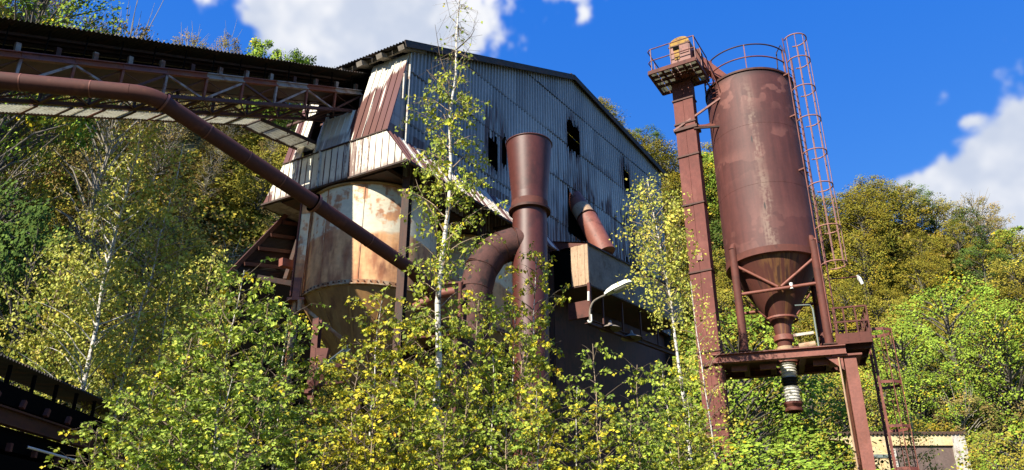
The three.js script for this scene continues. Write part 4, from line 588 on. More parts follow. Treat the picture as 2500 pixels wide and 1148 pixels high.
  for (const h of [1.1, 0.55]) { part(b, 'handrail', new G().tube(arc(Y1 + h, -1.85, 0.72), 0.026, 8), h > 1 ? M.darkSteel : M.railing); part(b, 'handrail', new G().tube(arc(Y1 + h, 2.2, 4.4), 0.026, 8), M.railing); }
  for (const f of [-1.85, -1.2, -0.30, 0.72, 2.6, 3.5]) part(b, 'railing_post', new G().bar(P(f, Y1), P(f, Y1 + 1.1), 0.06, 0.035, V3(Math.cos(f), 0, -Math.sin(f))), M.railing);
  // ladder with safety cage
  const lf = 0.74, out = V3(Math.sin(lf), 0, Math.cos(lf)), tn = V3(Math.cos(lf), 0, -Math.sin(lf)), Lp = (s, y, d) => V3(SC.x, y, SC.z).addScaledVector(out, R + d).addScaledVector(tn, s), yb = 10.0, yt = 20.9;
  const lad = part(b, 'ladder', new G().bar(Lp(-0.2, yb, 0.2), Lp(-0.2, yt, 0.2), 0.05, 0.03, out).bar(Lp(0.2, yb, 0.2), Lp(0.2, yt, 0.2), 0.05, 0.03, out), M.railing);
  for (let y = yb + 0.2; y < Y1 + 0.3; y += 0.28) part(lad, 'rung', new G().rod(Lp(-0.2, y, 0.2), Lp(0.2, y, 0.2), 0.014, 5), M.oxideDark, undefined, undefined, worldBase(b));
  for (const y of [13.3, 16.0, 18.2, 20.0]) part(lad, 'wall_bracket', new G().bar(Lp(-0.2, y, -0.02), Lp(-0.2, y, 0.22), 0.06, 0.05).bar(Lp(-0.2, y, 0.1), Lp(0.2, y, 0.1), 0.06, 0.045), M.railing, undefined, undefined, worldBase(b));
  const hoop = (y, d = 0.56, rr = 0.4) => Array.from({ length: 21 }, (_, i) => { const f = mix(-2.35, 2.35, i / 20); return Lp(Math.sin(f) * rr, y, d + Math.cos(f) * rr); });
  const cage = part(b, 'safety_cage', new G().tube(hoop(21.4), 0.026, 7), M.cage);
  for (const y of [12.3, 13.6, 15.2, 16.5, 17.85, 19.15, 20.4]) part(cage, 'hoop', new G().tube(hoop(y), 0.024, 7), M.cage, undefined, undefined, worldBase(b));
  for (const f of [-1.9, -1.1, -0.35, 0.35, 1.1, 1.9]) part(cage, 'cage_strip', new G().bar(Lp(Math.sin(f) * 0.4, 12.25, 0.56 + Math.cos(f) * 0.4), Lp(Math.sin(f) * 0.4, 21.4, 0.56 + Math.cos(f) * 0.4), 0.035, 0.014, out), M.cage, undefined, undefined, worldBase(b));
  part(lad, 'grab_rail', new G().tube([Lp(-0.2, 20.9, 0.2), Lp(-0.2, 21.35, 0.05), Lp(-0.2, 21.1, -0.15), Lp(-0.2, 20.3, -0.2)], 0.022, 7), M.darkSteel, undefined, undefined, worldBase(b));
  part(lad, 'grab_rail', new G().tube([Lp(-0.2, 20.9, 0.2), Lp(-0.45, 21.4, 0.3), hoop(21.4)[0]], 0.018, 7), M.railing, undefined, undefined, worldBase(b));
}
// platform under the silo
{
  const b = thing('silo_platform', 'steel platform under the silo with railed balcony and box legs', 'platform', SC.clone()), DY = 9.6, ib = (p, q, m = M.oxide, w = 0.22, h = 0.26, n = 'beam') => part(b, n, new G().ibeam(p, q, w, h, 0.03), m);
  ib(S_(-2.35, DY - 0.16, 1.05), S_(1.75, DY - 0.16, 1.05), M.pinkSteel, 0.24, 0.3); ib(S_(-2.35, DY - 0.16, -1.05), S_(2.0, DY - 0.16, -1.05));
  for (const x of [-2.3, -1.31, -0.45, 0.45, 1.31]) ib(S_(x, DY - 0.18, -1.05), S_(x, DY - 0.18, 1.05), M.oxideDark, 0.18, 0.22, 'cross_beam');
  part(b, 'deck_plate', new G().frame(S_(-2.3, DY - 0.03, -1.1), SX.clone().multiplyScalar(1.95), V3(0, 0.03, 0), SZ.clone().multiplyScalar(2.22)), M.oxideDark); part(b, 'deck_plate', new G().frame(S_(0.33, DY - 0.03, -1.1), SX.clone().multiplyScalar(1.1), V3(0, 0.03, 0), SZ.clone().multiplyScalar(2.22)), M.oxideDark);
  for (const x of [-1.8, -0.9, 0.75]) part(b, 'pink_bracket', new G().frame(S_(x, DY - 0.5, 0.6), SX.clone().multiplyScalar(0.5), V3(0, 0.16, 0), SZ.clone().multiplyScalar(0.12)), M.pinkSteel);
  // balcony
  const x0 = 1.5, x1 = 2.55, z0 = -1.35, z1 = 1.15, fy = DY + 0.12;
  part(b, 'balcony_floor', new G().frame(S_(x0, fy - 0.06, z0), SX.clone().multiplyScalar(x1 - x0), V3(0, 0.05, 0), SZ.clone().multiplyScalar(z1 - z0)), M.oxideDark);
  for (const [p, q] of [[[x0, z1], [x1, z1]], [[x1, z1], [x1, z0]], [[x0, z0], [x1, z0]]]) { part(b, 'toe_board', new G().bar(S_(p[0], fy + 0.05, p[1]), S_(q[0], fy + 0.05, q[1]), 0.03, 0.34), M.oxide); for (const h of [1.08, 0.6]) part(b, 'handrail', new G().bar(S_(p[0], fy + h, p[1]), S_(q[0], fy + h, q[1]), 0.05, 0.05), M.oxide); }
  for (const [x, z] of [[x0 + 0.05, z1], [1.85, z1], [2.2, z1], [x1, z1], [x1, 0.6], [x1, 0.1], [x1, -0.4], [x1, -0.9], [x1, z0], [2.0, z0], [x0 + 0.05, z0]]) part(b, 'baluster', new G().bar(S_(x, fy - 0.05, z), S_(x, fy + 1.08, z), 0.045, 0.05, SX), M.oxide);
  for (const z of [0.8, -0.2, -1.2]) part(b, 'balcony_joist', new G().bar(S_(x0, fy - 0.14, z), S_(x1, fy - 0.14, z), 0.08, 0.16), M.oxideDark);
  // box legs
  const leg = (x, z, w, d, m) => part(b, 'leg', new G().frame(S_(x, 0, z - d), SX.clone().multiplyScalar(w), V3(0, DY - 0.3, 0), SZ.clone().multiplyScalar(d)), m);
  leg(1.66, 1.0, 0.36, 1.15, M.pinkSteel); leg(1.9, -1.3, 0.3, 0.3, M.oxideDark); ib(S_(-2.2, 0, 0.9), S_(-2.2, DY - 0.3, 0.9), M.oxide, 0.28, 0.28, 'post'); ib(S_(-2.2, 0, -1.0), S_(-2.2, DY - 0.3, -1.0), M.oxide, 0.25, 0.25, 'post');
  part(b, 'knee_plate', new G().poly([S_(1.1, DY - 0.33, 1.02), S_(1.62, DY - 0.8, 1.02), S_(1.62, DY - 0.33, 1.02)], (p) => [p.x, p.y]), M.pinkSteel); part(b, 'leg_cap', new G().frame(S_(1.3, DY - 0.36, -0.2), SX.clone().multiplyScalar(0.9), V3(0, 0.06, 0), SZ.clone().multiplyScalar(1.3)), M.pinkSteel); part(b, 'leg_rod', new G().rod(S_(1.55, 0, 1.06), S_(1.5, DY - 0.4, 1.06), 0.03, 6), M.tanSheet);
  part(b, 'left_bracket', new G().bar(S_(-2.7, DY - 0.3, 1.0), S_(-2.2, DY - 0.26, 1.0), 0.12, 0.14), M.oxide);
}
{ // caged ladder below the balcony
  const b = thing('access_ladder', 'rusty caged ladder standing right of the silo platform', 'ladder', S_(2.95, 0, -0.4)), Q = (x, y, z) => S_(2.95 + x, y, -0.4 + z);
  for (const s of [-0.22, 0.22]) part(b, 'stile', new G().bar(Q(-0.25, 0, s), Q(-0.25, 10.9, s), 0.05, 0.04, SX), M.railing);
  for (let k = 0; k < 34; k++) part(b, 'rung', new G().rod(Q(-0.25, 0.6 + k * 0.29, -0.22), Q(-0.25, 0.6 + k * 0.29, 0.22), 0.012, 5), M.oxideDark);
  const hoop = (y) => { const o = []; for (const [x, z] of [[-0.25, 0.42], [0.15, 0.42], [0.42, 0.22], [0.42, -0.22], [0.15, -0.42], [-0.25, -0.42]]) o.push(Q(x, y, z)); return o; };
  for (const y of [5.9, 7.2, 8.6, 9.9, 10.35]) { if (y === 9.9) continue; const h = hoop(y), g = new G(); for (let i = 0; i < 5; i++) g.bar(h[i], h[i + 1], 0.02, 0.09); part(b, 'cage_hoop', g, M.railing); }
  for (let i = 0; i < 6; i++) part(b, 'cage_strip', new G().bar(hoop(5.8)[i], hoop(10.4)[i], 0.07, 0.02, i % 5 ? SX : SZ), M.railing);
}
{ // bellows hose
  const c = V3(SC.x, 0, SC.z), b = thing('loading_hose', 'ribbed white and black bellows hose hanging under the silo', 'hose', V3(c.x, 7.9, c.z)), seg = (y0, y1, n, m, label) => { const p = []; for (let i = 0; i <= n * 4; i++) p.push([0.235 + 0.03 * Math.cos(i * Math.PI / 2), mix(y0, y1, i / (n * 4))]); part(b, 'bellows', new G().lathe(c, p, 32), m, label); };
  seg(8.92, 9.4, 5, M.hose, 'upper white bellows'); seg(8.62, 8.92, 3, M.hoseBlack, 'black middle bellows'); seg(8.12, 8.62, 5, M.hose, 'lower white bellows'); part(b, 'end_flange', new G().lathe(c, [[0.2, 7.82], [0.28, 7.83], [0.28, 7.9], [0.24, 7.95], [0.30, 8.04], [0.30, 8.12], [0.2, 8.13]], 28), M.oxide);
}
{ // small lamp on an arm behind the balcony
  const b = thing('floodlight', 'small white floodlight on a thin arm right of the ladder cage', 'lamp', at(2090, 690, 27.5)); part(b, 'arm', new G().rod(at(2025, 682, 27.4), at(2092, 676, 27.5), 0.025, 7), M.railing); part(b, 'lamp_head', new G().tube([at(2093, 672, 27.5), at(2098, 680, 27.5), at(2106, 694, 27.5)], (t) => 0.03 + 0.045 * Math.sin(t * 2.6), 12), M.lampWhite); part(b, 'stay_wire', new G().rod(at(2092, 676, 27.5), at(2062, 742, 27.3), 0.008, 5), M.darkSteel);
}
// ---------------------------------------------------------------- small cream building on the right
{
  const D = 50, p = (x, y, d = D) => at(x, y, d), base = p(2170, 1148).setY(0), b = thing('cream_building', 'small cream walled building with arched opening behind the silo leg', 'building', base);
  const L = p(1935, 1068), Rr = p(2362, 1062), top = (L.y + Rr.y) / 2, X = V3(1, 0, 0), px = (x) => p(x, 1100).x, z = -D, face = (x0, x1, y0, y1, d0, d1, m, n) => part(b, n, new G().frame(V3(x0, y0, z + d0), V3(x1 - x0, 0, 0), V3(0, y1 - y0, 0), V3(0, 0, d1 - d0)), m);
  const y = (v) => p(2150, v).y, ax0 = px(1985), ax1 = px(2085);
  // wall with an arch
  const sh = new THREE.Shape(); sh.moveTo(px(1930), 0); sh.lineTo(px(2182), 0); sh.lineTo(px(2182), y(1062)); sh.lineTo(px(1930), y(1062)); sh.closePath(); const hole = new THREE.Path(), cx = (ax0 + ax1) / 2, rr = (ax1 - ax0) / 2, ay = y(1105); hole.moveTo(ax0, 0.3); hole.lineTo(ax0, ay); hole.absellipse(cx, ay, rr, rr * 0.62, Math.PI, 0, true); hole.lineTo(ax1, 0.3); hole.closePath(); sh.holes.push(hole);
  const wg = new THREE.ExtrudeGeometry(sh, { depth: 0.4, bevelEnabled: false, curveSegments: 20 }); wg.translate(-base.x, -base.y, z - 0.4 - base.z); part(b, 'arched_wall', wg, M.cream);
  face(px(2182), px(2330), y(1088), y(1058), -0.4, 0.02, M.cream, 'lintel'); face(px(2330), px(2362), 0, y(1058), -0.4, 0.05, M.whiteTrim, 'corner_pilaster'); 
  const pw = (px(2330) - px(2182)) / 3; for (let k = 0; k < 3; k++) face(px(2182) + pw * k + 0.01, px(2182) + pw * (k + 1) - 0.01, 0, y(1088), -0.35, -0.12, M.mauve, 'shutter_panel');
  face(px(2182) - 0.1, px(2182) + 0.1, 0, y(1095), -0.2, 0.06, M.whiteTrim, 'pilaster');
  for (let k = 0; k < 44; k++) { const x = px(1930) + (px(2368) - px(1930)) * k / 44; part(b, 'ridge_tile', new G().tube([V3(x + 0.1, y(1057), z - 0.5), V3(x + 0.1, y(1058.5), z + 0.14)], 0.105, 8), M.tile); }
  face(px(1930), px(2362), 0, y(1066), -5, -4.7, M.cream, 'rear_wall'); face(px(2346), px(2362), 0, y(1066), -4.7, -0.4, M.cream, 'side_wall'); face(px(1930), px(2362), y(1060) - 0.05, y(1060) + 0.02, -5, -0.45, M.tile, 'roof');
  face(px(2100), px(2180), y(1118), y(1110), -0.02, 0.06, M.greyPipe, 'sign_strip');
}
// ---------------------------------------------------------------- lower conveyor at the left edge
{
  const b = thing('lower_conveyor', 'black silhouetted lower conveyor with corrugated roof at the left edge', 'conveyor', at(60, 1148, 18).setY(0)), P = (t, dy, dn = 0) => at(-160, 800, 15.0).lerp(at(330, 1014, 25), t).add(V3(0, dy, 0)).addScaledVector(N, dn), N = at(330, 1014, 25).sub(at(-160, 800, 15)).setY(0).normalize().cross(V3(0, 1, 0)).negate(); // N points away to the left
  const A0 = at(-160, 800, 15), A1 = at(330, 1014, 25), len = A0.distanceTo(A1), ns = 14;
  for (let k = 0; k < ns; k++) part(b, 'roof_sheet', new G().wave((x, y) => P(x / len, 0.02 * y, 1.2 * y - 0.1), V3(0, 1, 0), len * k / ns, len * (k + 1) / ns + 0.02, 0.13, 0.03, 0, 1), M.roofSheet);
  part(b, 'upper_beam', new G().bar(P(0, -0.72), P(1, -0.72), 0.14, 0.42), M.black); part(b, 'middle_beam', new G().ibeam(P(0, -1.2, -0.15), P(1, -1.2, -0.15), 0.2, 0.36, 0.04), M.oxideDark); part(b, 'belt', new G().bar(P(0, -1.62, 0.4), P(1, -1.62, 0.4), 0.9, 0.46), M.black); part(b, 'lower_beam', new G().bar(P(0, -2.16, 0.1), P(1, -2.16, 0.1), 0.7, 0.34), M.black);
  part(b, 'white_pipe', new G().rod(P(0.38, -1.72, -0.25), P(0.62, -1.74, -0.25), 0.03, 7), M.lampWhite);
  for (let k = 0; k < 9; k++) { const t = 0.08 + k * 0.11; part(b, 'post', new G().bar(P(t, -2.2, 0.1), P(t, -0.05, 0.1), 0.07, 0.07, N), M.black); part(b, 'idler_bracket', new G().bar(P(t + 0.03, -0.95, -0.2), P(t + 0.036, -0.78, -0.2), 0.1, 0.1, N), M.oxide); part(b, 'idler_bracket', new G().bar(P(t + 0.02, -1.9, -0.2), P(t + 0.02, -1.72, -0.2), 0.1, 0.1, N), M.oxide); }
  for (let k = 0; k < 5; k++) { const t = 0.1 + k * 0.2; part(b, 'truss_diagonal', new G().bar(P(t, -3.0, 0.1), P(t + 0.1, -2.3, 0.1), 0.09, 0.09), M.darkSteel); part(b, 'truss_diagonal', new G().bar(P(t + 0.1, -2.3, 0.1), P(t + 0.2, -3.0, 0.1), 0.09, 0.09), M.darkSteel); }
  part(b, 'truss_chord', new G().bar(P(0, -3.0, 0.1), P(1, -3.0, 0.1), 0.12, 0.12), M.oxideDark); part(b, 'truss_chord', new G().bar(P(0, -2.62, 0.9), P(1, -2.62, 0.9), 0.08, 0.08), M.oxideDark);
  for (const t of [0.15, 0.75]) { const q = P(t, -3, 0.1); part(b, 'trestle_leg', new G().ibeam(V3(q.x, 0, q.z), q, 0.2, 0.2, 0.03), M.darkSteel); }
}
// ---------------------------------------------------------------- plants
const pick = (r, pal) => { let t = r() * pal.reduce((s, q) => s + q[0], 0); for (const q of pal) { t -= q[0]; if (t <= 0) return q[1]; } return pal[0][1]; };
const PAL = {
  green: [[5, [0.115, 0.165, 0.022]], [4, [0.165, 0.215, 0.034]], [3, [0.075, 0.12, 0.018]], [1.2, [0.25, 0.27, 0.05]], [0.3, [0.35, 0.30, 0.022]]],
  yellow: [[4, [0.19, 0.215, 0.024]], [5, [0.32, 0.295, 0.024]], [3, [0.125, 0.165, 0.02]], [1.2, [0.37, 0.33, 0.022]], [0.12, [0.38, 0.22, 0.02]]],
  mixed: [[4, [0.145, 0.185, 0.024]], [3, [0.20, 0.225, 0.03]], [2, [0.085, 0.125, 0.018]], [0.8, [0.34, 0.30, 0.022]]],
  fine: [[4, [0.175, 0.19, 0.04]], [3, [0.13, 0.155, 0.03]], [2, [0.22, 0.215, 0.05]], [1, [0.28, 0.24, 0.05]]],
  olive: [[4, [0.115, 0.105, 0.020]], [3, [0.085, 0.085, 0.016]], [2, [0.15, 0.125, 0.022]], [1, [0.06, 0.07, 0.014]]],
  gold: [[4, [0.125, 0.108, 0.017]], [3, [0.095, 0.092, 0.016]], [1.2, [0.165, 0.125, 0.017]], [2, [0.085, 0.092, 0.016]]],
  brown: [[4, [0.098, 0.078, 0.032]], [3, [0.072, 0.062, 0.026]], [2, [0.125, 0.085, 0.035]], [1.5, [0.07, 0.075, 0.02]]],
  leafGreen: [[4, [0.095, 0.150, 0.022]], [3, [0.13, 0.185, 0.03]], [2, [0.065, 0.11, 0.018]], [0.5, [0.28, 0.23, 0.02]]],
  dark: [[4, [0.035, 0.062, 0.016]], [3, [0.05, 0.082, 0.02]], [1, [0.075, 0.095, 0.02]]],
};
for (const k in PAL) for (const q of PAL[k]) { const m = { olive: 2.1, gold: 1.65, brown: 2.1, leafGreen: 1.75, dark: 1.6, fine: 2.3, yellow: 1.6 }[k] ?? 2.0; q[1] = [q[1][0] * m * 1.06, q[1][1] * m, q[1][2] * m * 0.75]; }
const FACE = SUN.clone().multiplyScalar(0.95); // leaves turn to the light
const rv = (r) => { const a = r() * 6.2832, z = r() * 2 - 1, q = Math.sqrt(1 - z * z); return V3(Math.cos(a) * q, z, Math.sin(a) * q); };
// slender birch or sapling: trunk, branches, foliage
function birchGeo(o) {
  const r = rng(o.seed), T = new G(), B = new G(), L = new G(), K = 14, tp = [], h = o.h; let dx = 0, dz = 0;
  for (let i = 0; i <= K; i++) { const t = i / K; tp.push(V3(dx + (o.lean ?? 0) * h * t ** 1.3, h * t, dz)); dx += (r() - 0.5) * h * 0.012; dz += (r() - 0.5) * h * 0.012; }
  const rad0 = o.r ?? 0.04; T.tube(tp, (t) => rad0 * (1 - 0.86 * t), o.near === false ? 8 : 10, false);
  const on = (t) => { const f = t * K, i = Math.min(K - 1, Math.floor(f)); return tp[i].clone().lerp(tp[i + 1], f - i); };
  const shape = o.shape ?? ((t) => Math.sin(Math.PI * clamp(0.12 + 0.88 * t)) ** 0.7), per = Math.ceil(o.leaves / o.nb);
  for (let b = 0; b < o.nb; b++) {
    const t = (o.from ?? 0.2) + (1 - (o.from ?? 0.2)) * ((b + r() * 0.8) / o.nb) ** (o.pow ?? 0.9), rel = (t - (o.from ?? 0.2)) / (1 - (o.from ?? 0.2)), p0 = on(Math.min(0.985, t)), a = b * 2.4 + r() * 1.2, len = o.cr * (0.45 + 0.75 * r()) * shape(rel) + 0.12, up = (o.up ?? 0.75) + 0.5 * (r() - 0.4);
    let d = V3(Math.cos(a), up, Math.sin(a)).normalize(), q = p0.clone(); const path = [q.clone()], S = 7;
    for (let s = 0; s < S; s++) { d.add(V3((r() - 0.5) * 0.34, (o.droop ?? -0.09) * (s > 2 ? 1 : 0) + (r() - 0.5) * 0.2, (r() - 0.5) * 0.34)).normalize(); q = q.clone().addScaledVector(d, len / S); path.push(q); }
    B.tube(path, (u) => Math.max(0.003, Math.min(rad0 * 0.5, 0.010 * len + 0.004) * (1 - 0.8 * u)), 5, false);
    const twigs = Math.max(2, Math.round(per / 14));
    for (let w = 0; w < twigs; w++) {
      const f = 0.15 + 0.85 * r(), g = f * S, i = Math.min(S - 1, Math.floor(g)), s0 = path[i].clone().lerp(path[i + 1], g - i), td = rv(r).add(d).setY((r() - 0.55) * 0.9 + (o.twigUp ?? 0)).normalize(), tl = (o.twig ?? 0.28) * (0.4 + 0.9 * r()), e = s0.clone().addScaledVector(td, tl).add(V3(0, -(o.hang ?? 0.25) * tl, 0));
      if (o.twigs !== false) B.tube([s0, e], (u) => 0.003 * (1 - 0.6 * u), 3, false);
      const shade = 0.68 + 0.62 * r(), hue = pick(r, o.pal);
      for (let k = 0; k < per / twigs * (o.bareTop ? shape(rel) * 1.15 : 0.26 + shape(rel)) * 1.05; k++) {
        const p = s0.clone().lerp(e, 0.15 + 0.9 * r()).add(rv(r).multiplyScalar(o.loose ?? 0.05)), ax = rv(r).multiplyScalar(0.75).add(V3(0, -0.7, 0)).normalize(), nr = rv(r).add(V3(0, 0.2, 0)).add(FACE).normalize(); nr.addScaledVector(ax, -nr.dot(ax)).normalize();
        const c = r() < 0.6 ? hue : pick(r, o.pal), m = shade * (0.8 + 0.4 * r()), sz = o.leaf * (0.5 + 0.85 * r()); L.leaf(p, ax, nr, sz, sz * (0.32 + 0.14 * r()), [c[0] * m, c[1] * m, c[2] * m]);
      }
    }
  }
  return { trunk: T.build(), branches: B.build(), foliage: L.build() };
}
// rounded broadleaf crown made of leaf clumps on limbs
function crownGeo(o) {
  const r = rng(o.seed), T = new G(), B = new G(), L = new G(), h = o.h, tr = [V3(0, 0, 0), V3((r() - 0.5) * 0.4, h * 0.3, (r() - 0.5) * 0.4), V3((r() - 0.5) * 0.8, h * 0.6, (r() - 0.5) * 0.8), V3((r() - 0.5) * 1.0, h * 0.9, (r() - 0.5) * 1.0)];
  T.tube(tr, (t) => o.tr * (1 - 0.8 * t), 7, false);
  for (let k = 0; k < o.clumps; k++) {
    const f = (k + r()) / o.clumps, y = h * (o.from + (1 - o.from) * f), prof = Math.sqrt(Math.max(0.04, 1 - (2 * (f * 0.86 + 0.10) - 1) ** 2)), a = k * 2.4 + r(), d = o.cr * prof * (0.45 + 0.6 * Math.sqrt(r())), c = V3(Math.cos(a) * d, y, Math.sin(a) * d), cs = o.cs * (0.6 + 0.8 * r()), shade = 0.68 + 0.62 * r(), hue = pick(r, o.pal), hue2 = pick(r, o.pal);
    const s = V3(tr[2].x * 0.7, Math.max(h * 0.12, y - d * (0.5 + 0.5 * r())), tr[2].z * 0.7), m = s.clone().lerp(c, 0.55).add(V3(0, 0.12 * d, 0)); B.tube([s, m, c], (t) => o.tr * 0.30 * (1 - 0.85 * t) + 0.006, 4, false);
    const n = Math.round(o.n / o.clumps);
    for (let q = 0; q < n; q++) { const u = rv(r), e = u.clone().multiplyScalar(cs * r() ** 0.45); e.y *= 0.62; const p = c.clone().add(e), nr = u.clone().multiplyScalar(0.5).add(rv(r).multiplyScalar(0.7)).add(V3(0, 0.25, 0)).add(FACE).normalize(), ax = rv(r).add(V3(0, -0.35, 0)); ax.addScaledVector(nr, -ax.dot(nr)).normalize(); const w = r() < 0.55 ? hue : r() < 0.5 ? hue2 : pick(r, o.pal), mm = shade * (0.75 + 0.5 * r()), sz = o.leaf * (0.6 + 0.7 * r()); L.leaf(p, ax, nr, sz, sz * 0.42, [w[0] * mm, w[1] * mm, w[2] * mm]); }
  }
  if (o.bare) for (let k = 0; k < o.bare; k++) { const a = r() * 6.28, y = h * (0.75 + 0.25 * r()), s = V3(Math.cos(a) * o.cr * 0.3, y, Math.sin(a) * o.cr * 0.3), e = s.clone().add(V3(Math.cos(a) * (0.3 + r()), 1.0 + 1.3 * r(), Math.sin(a) * (0.3 + r()))); B.tube([s, s.clone().lerp(e, 0.5).add(rv(r).multiplyScalar(0.12)), e], (t) => 0.03 * (1 - 0.8 * t) + 0.006, 4, false); }
  return { trunk: T.build(), branches: B.build(), foliage: L.build() };
}
function plant(name, label, category, geo, mats, pos, o = {}) {
  const t = thing(name, label, category, pos, o.group); t.rotation.y = o.turn ?? 0; const s = o.scale ?? 1; t.scale.set(s * (o.wide ?? 1), s, s * (o.wide ?? 1));
  part(t, 'trunk', geo.trunk, mats[0]); part(t, 'branches', geo.branches, mats[1], undefined, 'stuff'); part(t, 'foliage', geo.foliage, mats[2], undefined, 'stuff'); return t;
}
function another(src, label, pos, o = {}) { const t = src.clone(); t.name = numbered(src.name.replace(/_\d{3}$/, '')); t.position.copy(pos); t.rotation.y = o.turn ?? 0; const s = o.scale ?? 1; t.scale.set(s * (o.wide ?? 1), s, s * (o.wide ?? 1)); t.userData = { label, category: src.userData.category }; if (o.group) t.userData.group = o.group; scene.add(t); return t; }
const stand = (x, y, D) => { const p = at(x, y, D); return V3(p.x, hill(p.x, p.z), p.z); }, topOf = (x, y, D) => at(x, y, D).y;

// the tall slender birch in front of the shed
{
  const D = 13, b = stand(1052, 1148, D), t = at(1121, 120, D), h = topOf(1128, 8, D), geo = birchGeo({ seed: 7, h, bareTop: true, r: 0.078, lean: (t.x - b.x) / h * 1.02, from: 0.30, nb: 84, leaves: 7000, leaf: 0.066, cr: 0.92, up: 0.95, pal: PAL.mixed, twig: 0.36, hang: 0.45, pow: 1.0, loose: 0.06, shape: (q) => (q > 0.77 ? 0.05 : q < 0.25 ? 0.35 + q : 0.6 + 0.4 * Math.sin(Math.PI * (q - 0.25) / 0.52)) });
  plant('birch_tree', 'tall slender white birch rising in front of the shed to the top edge', 'birch', geo, [M.bark, M.barkTan, M.leaf], b);
  const r = rng(71), bt = new G(); // nearly bare upper branches
  const w = scene.children[scene.children.length - 1]; for (const [x0, y0, x1, y1] of [[1100, 215, 1062, 60], [1104, 250, 1040, 170], [1108, 170, 1150, 110], [1116, 120, 1160, 70], [1120, 90, 1098, 40], [1098, 300, 1030, 250]]) { const p = at(x0, y0, D), e = at(x1, y1, D + (r() - 0.5)); bt.tube([p, p.clone().lerp(e, 0.5).add(rv(r).multiplyScalar(0.1)), e], (q) => 0.014 * (1 - 0.75 * q), 5, false); for (let k = 0; k < 5; k++) { const s = p.clone().lerp(e, 0.3 + 0.7 * r()), f = s.clone().add(rv(r).add(V3(0, 0.5, 0)).multiplyScalar(0.3)); bt.tube([s, f], 0.003, 3, false); } }
  part(w, 'bare_branches', bt, M.twig, undefined, 'stuff');
}
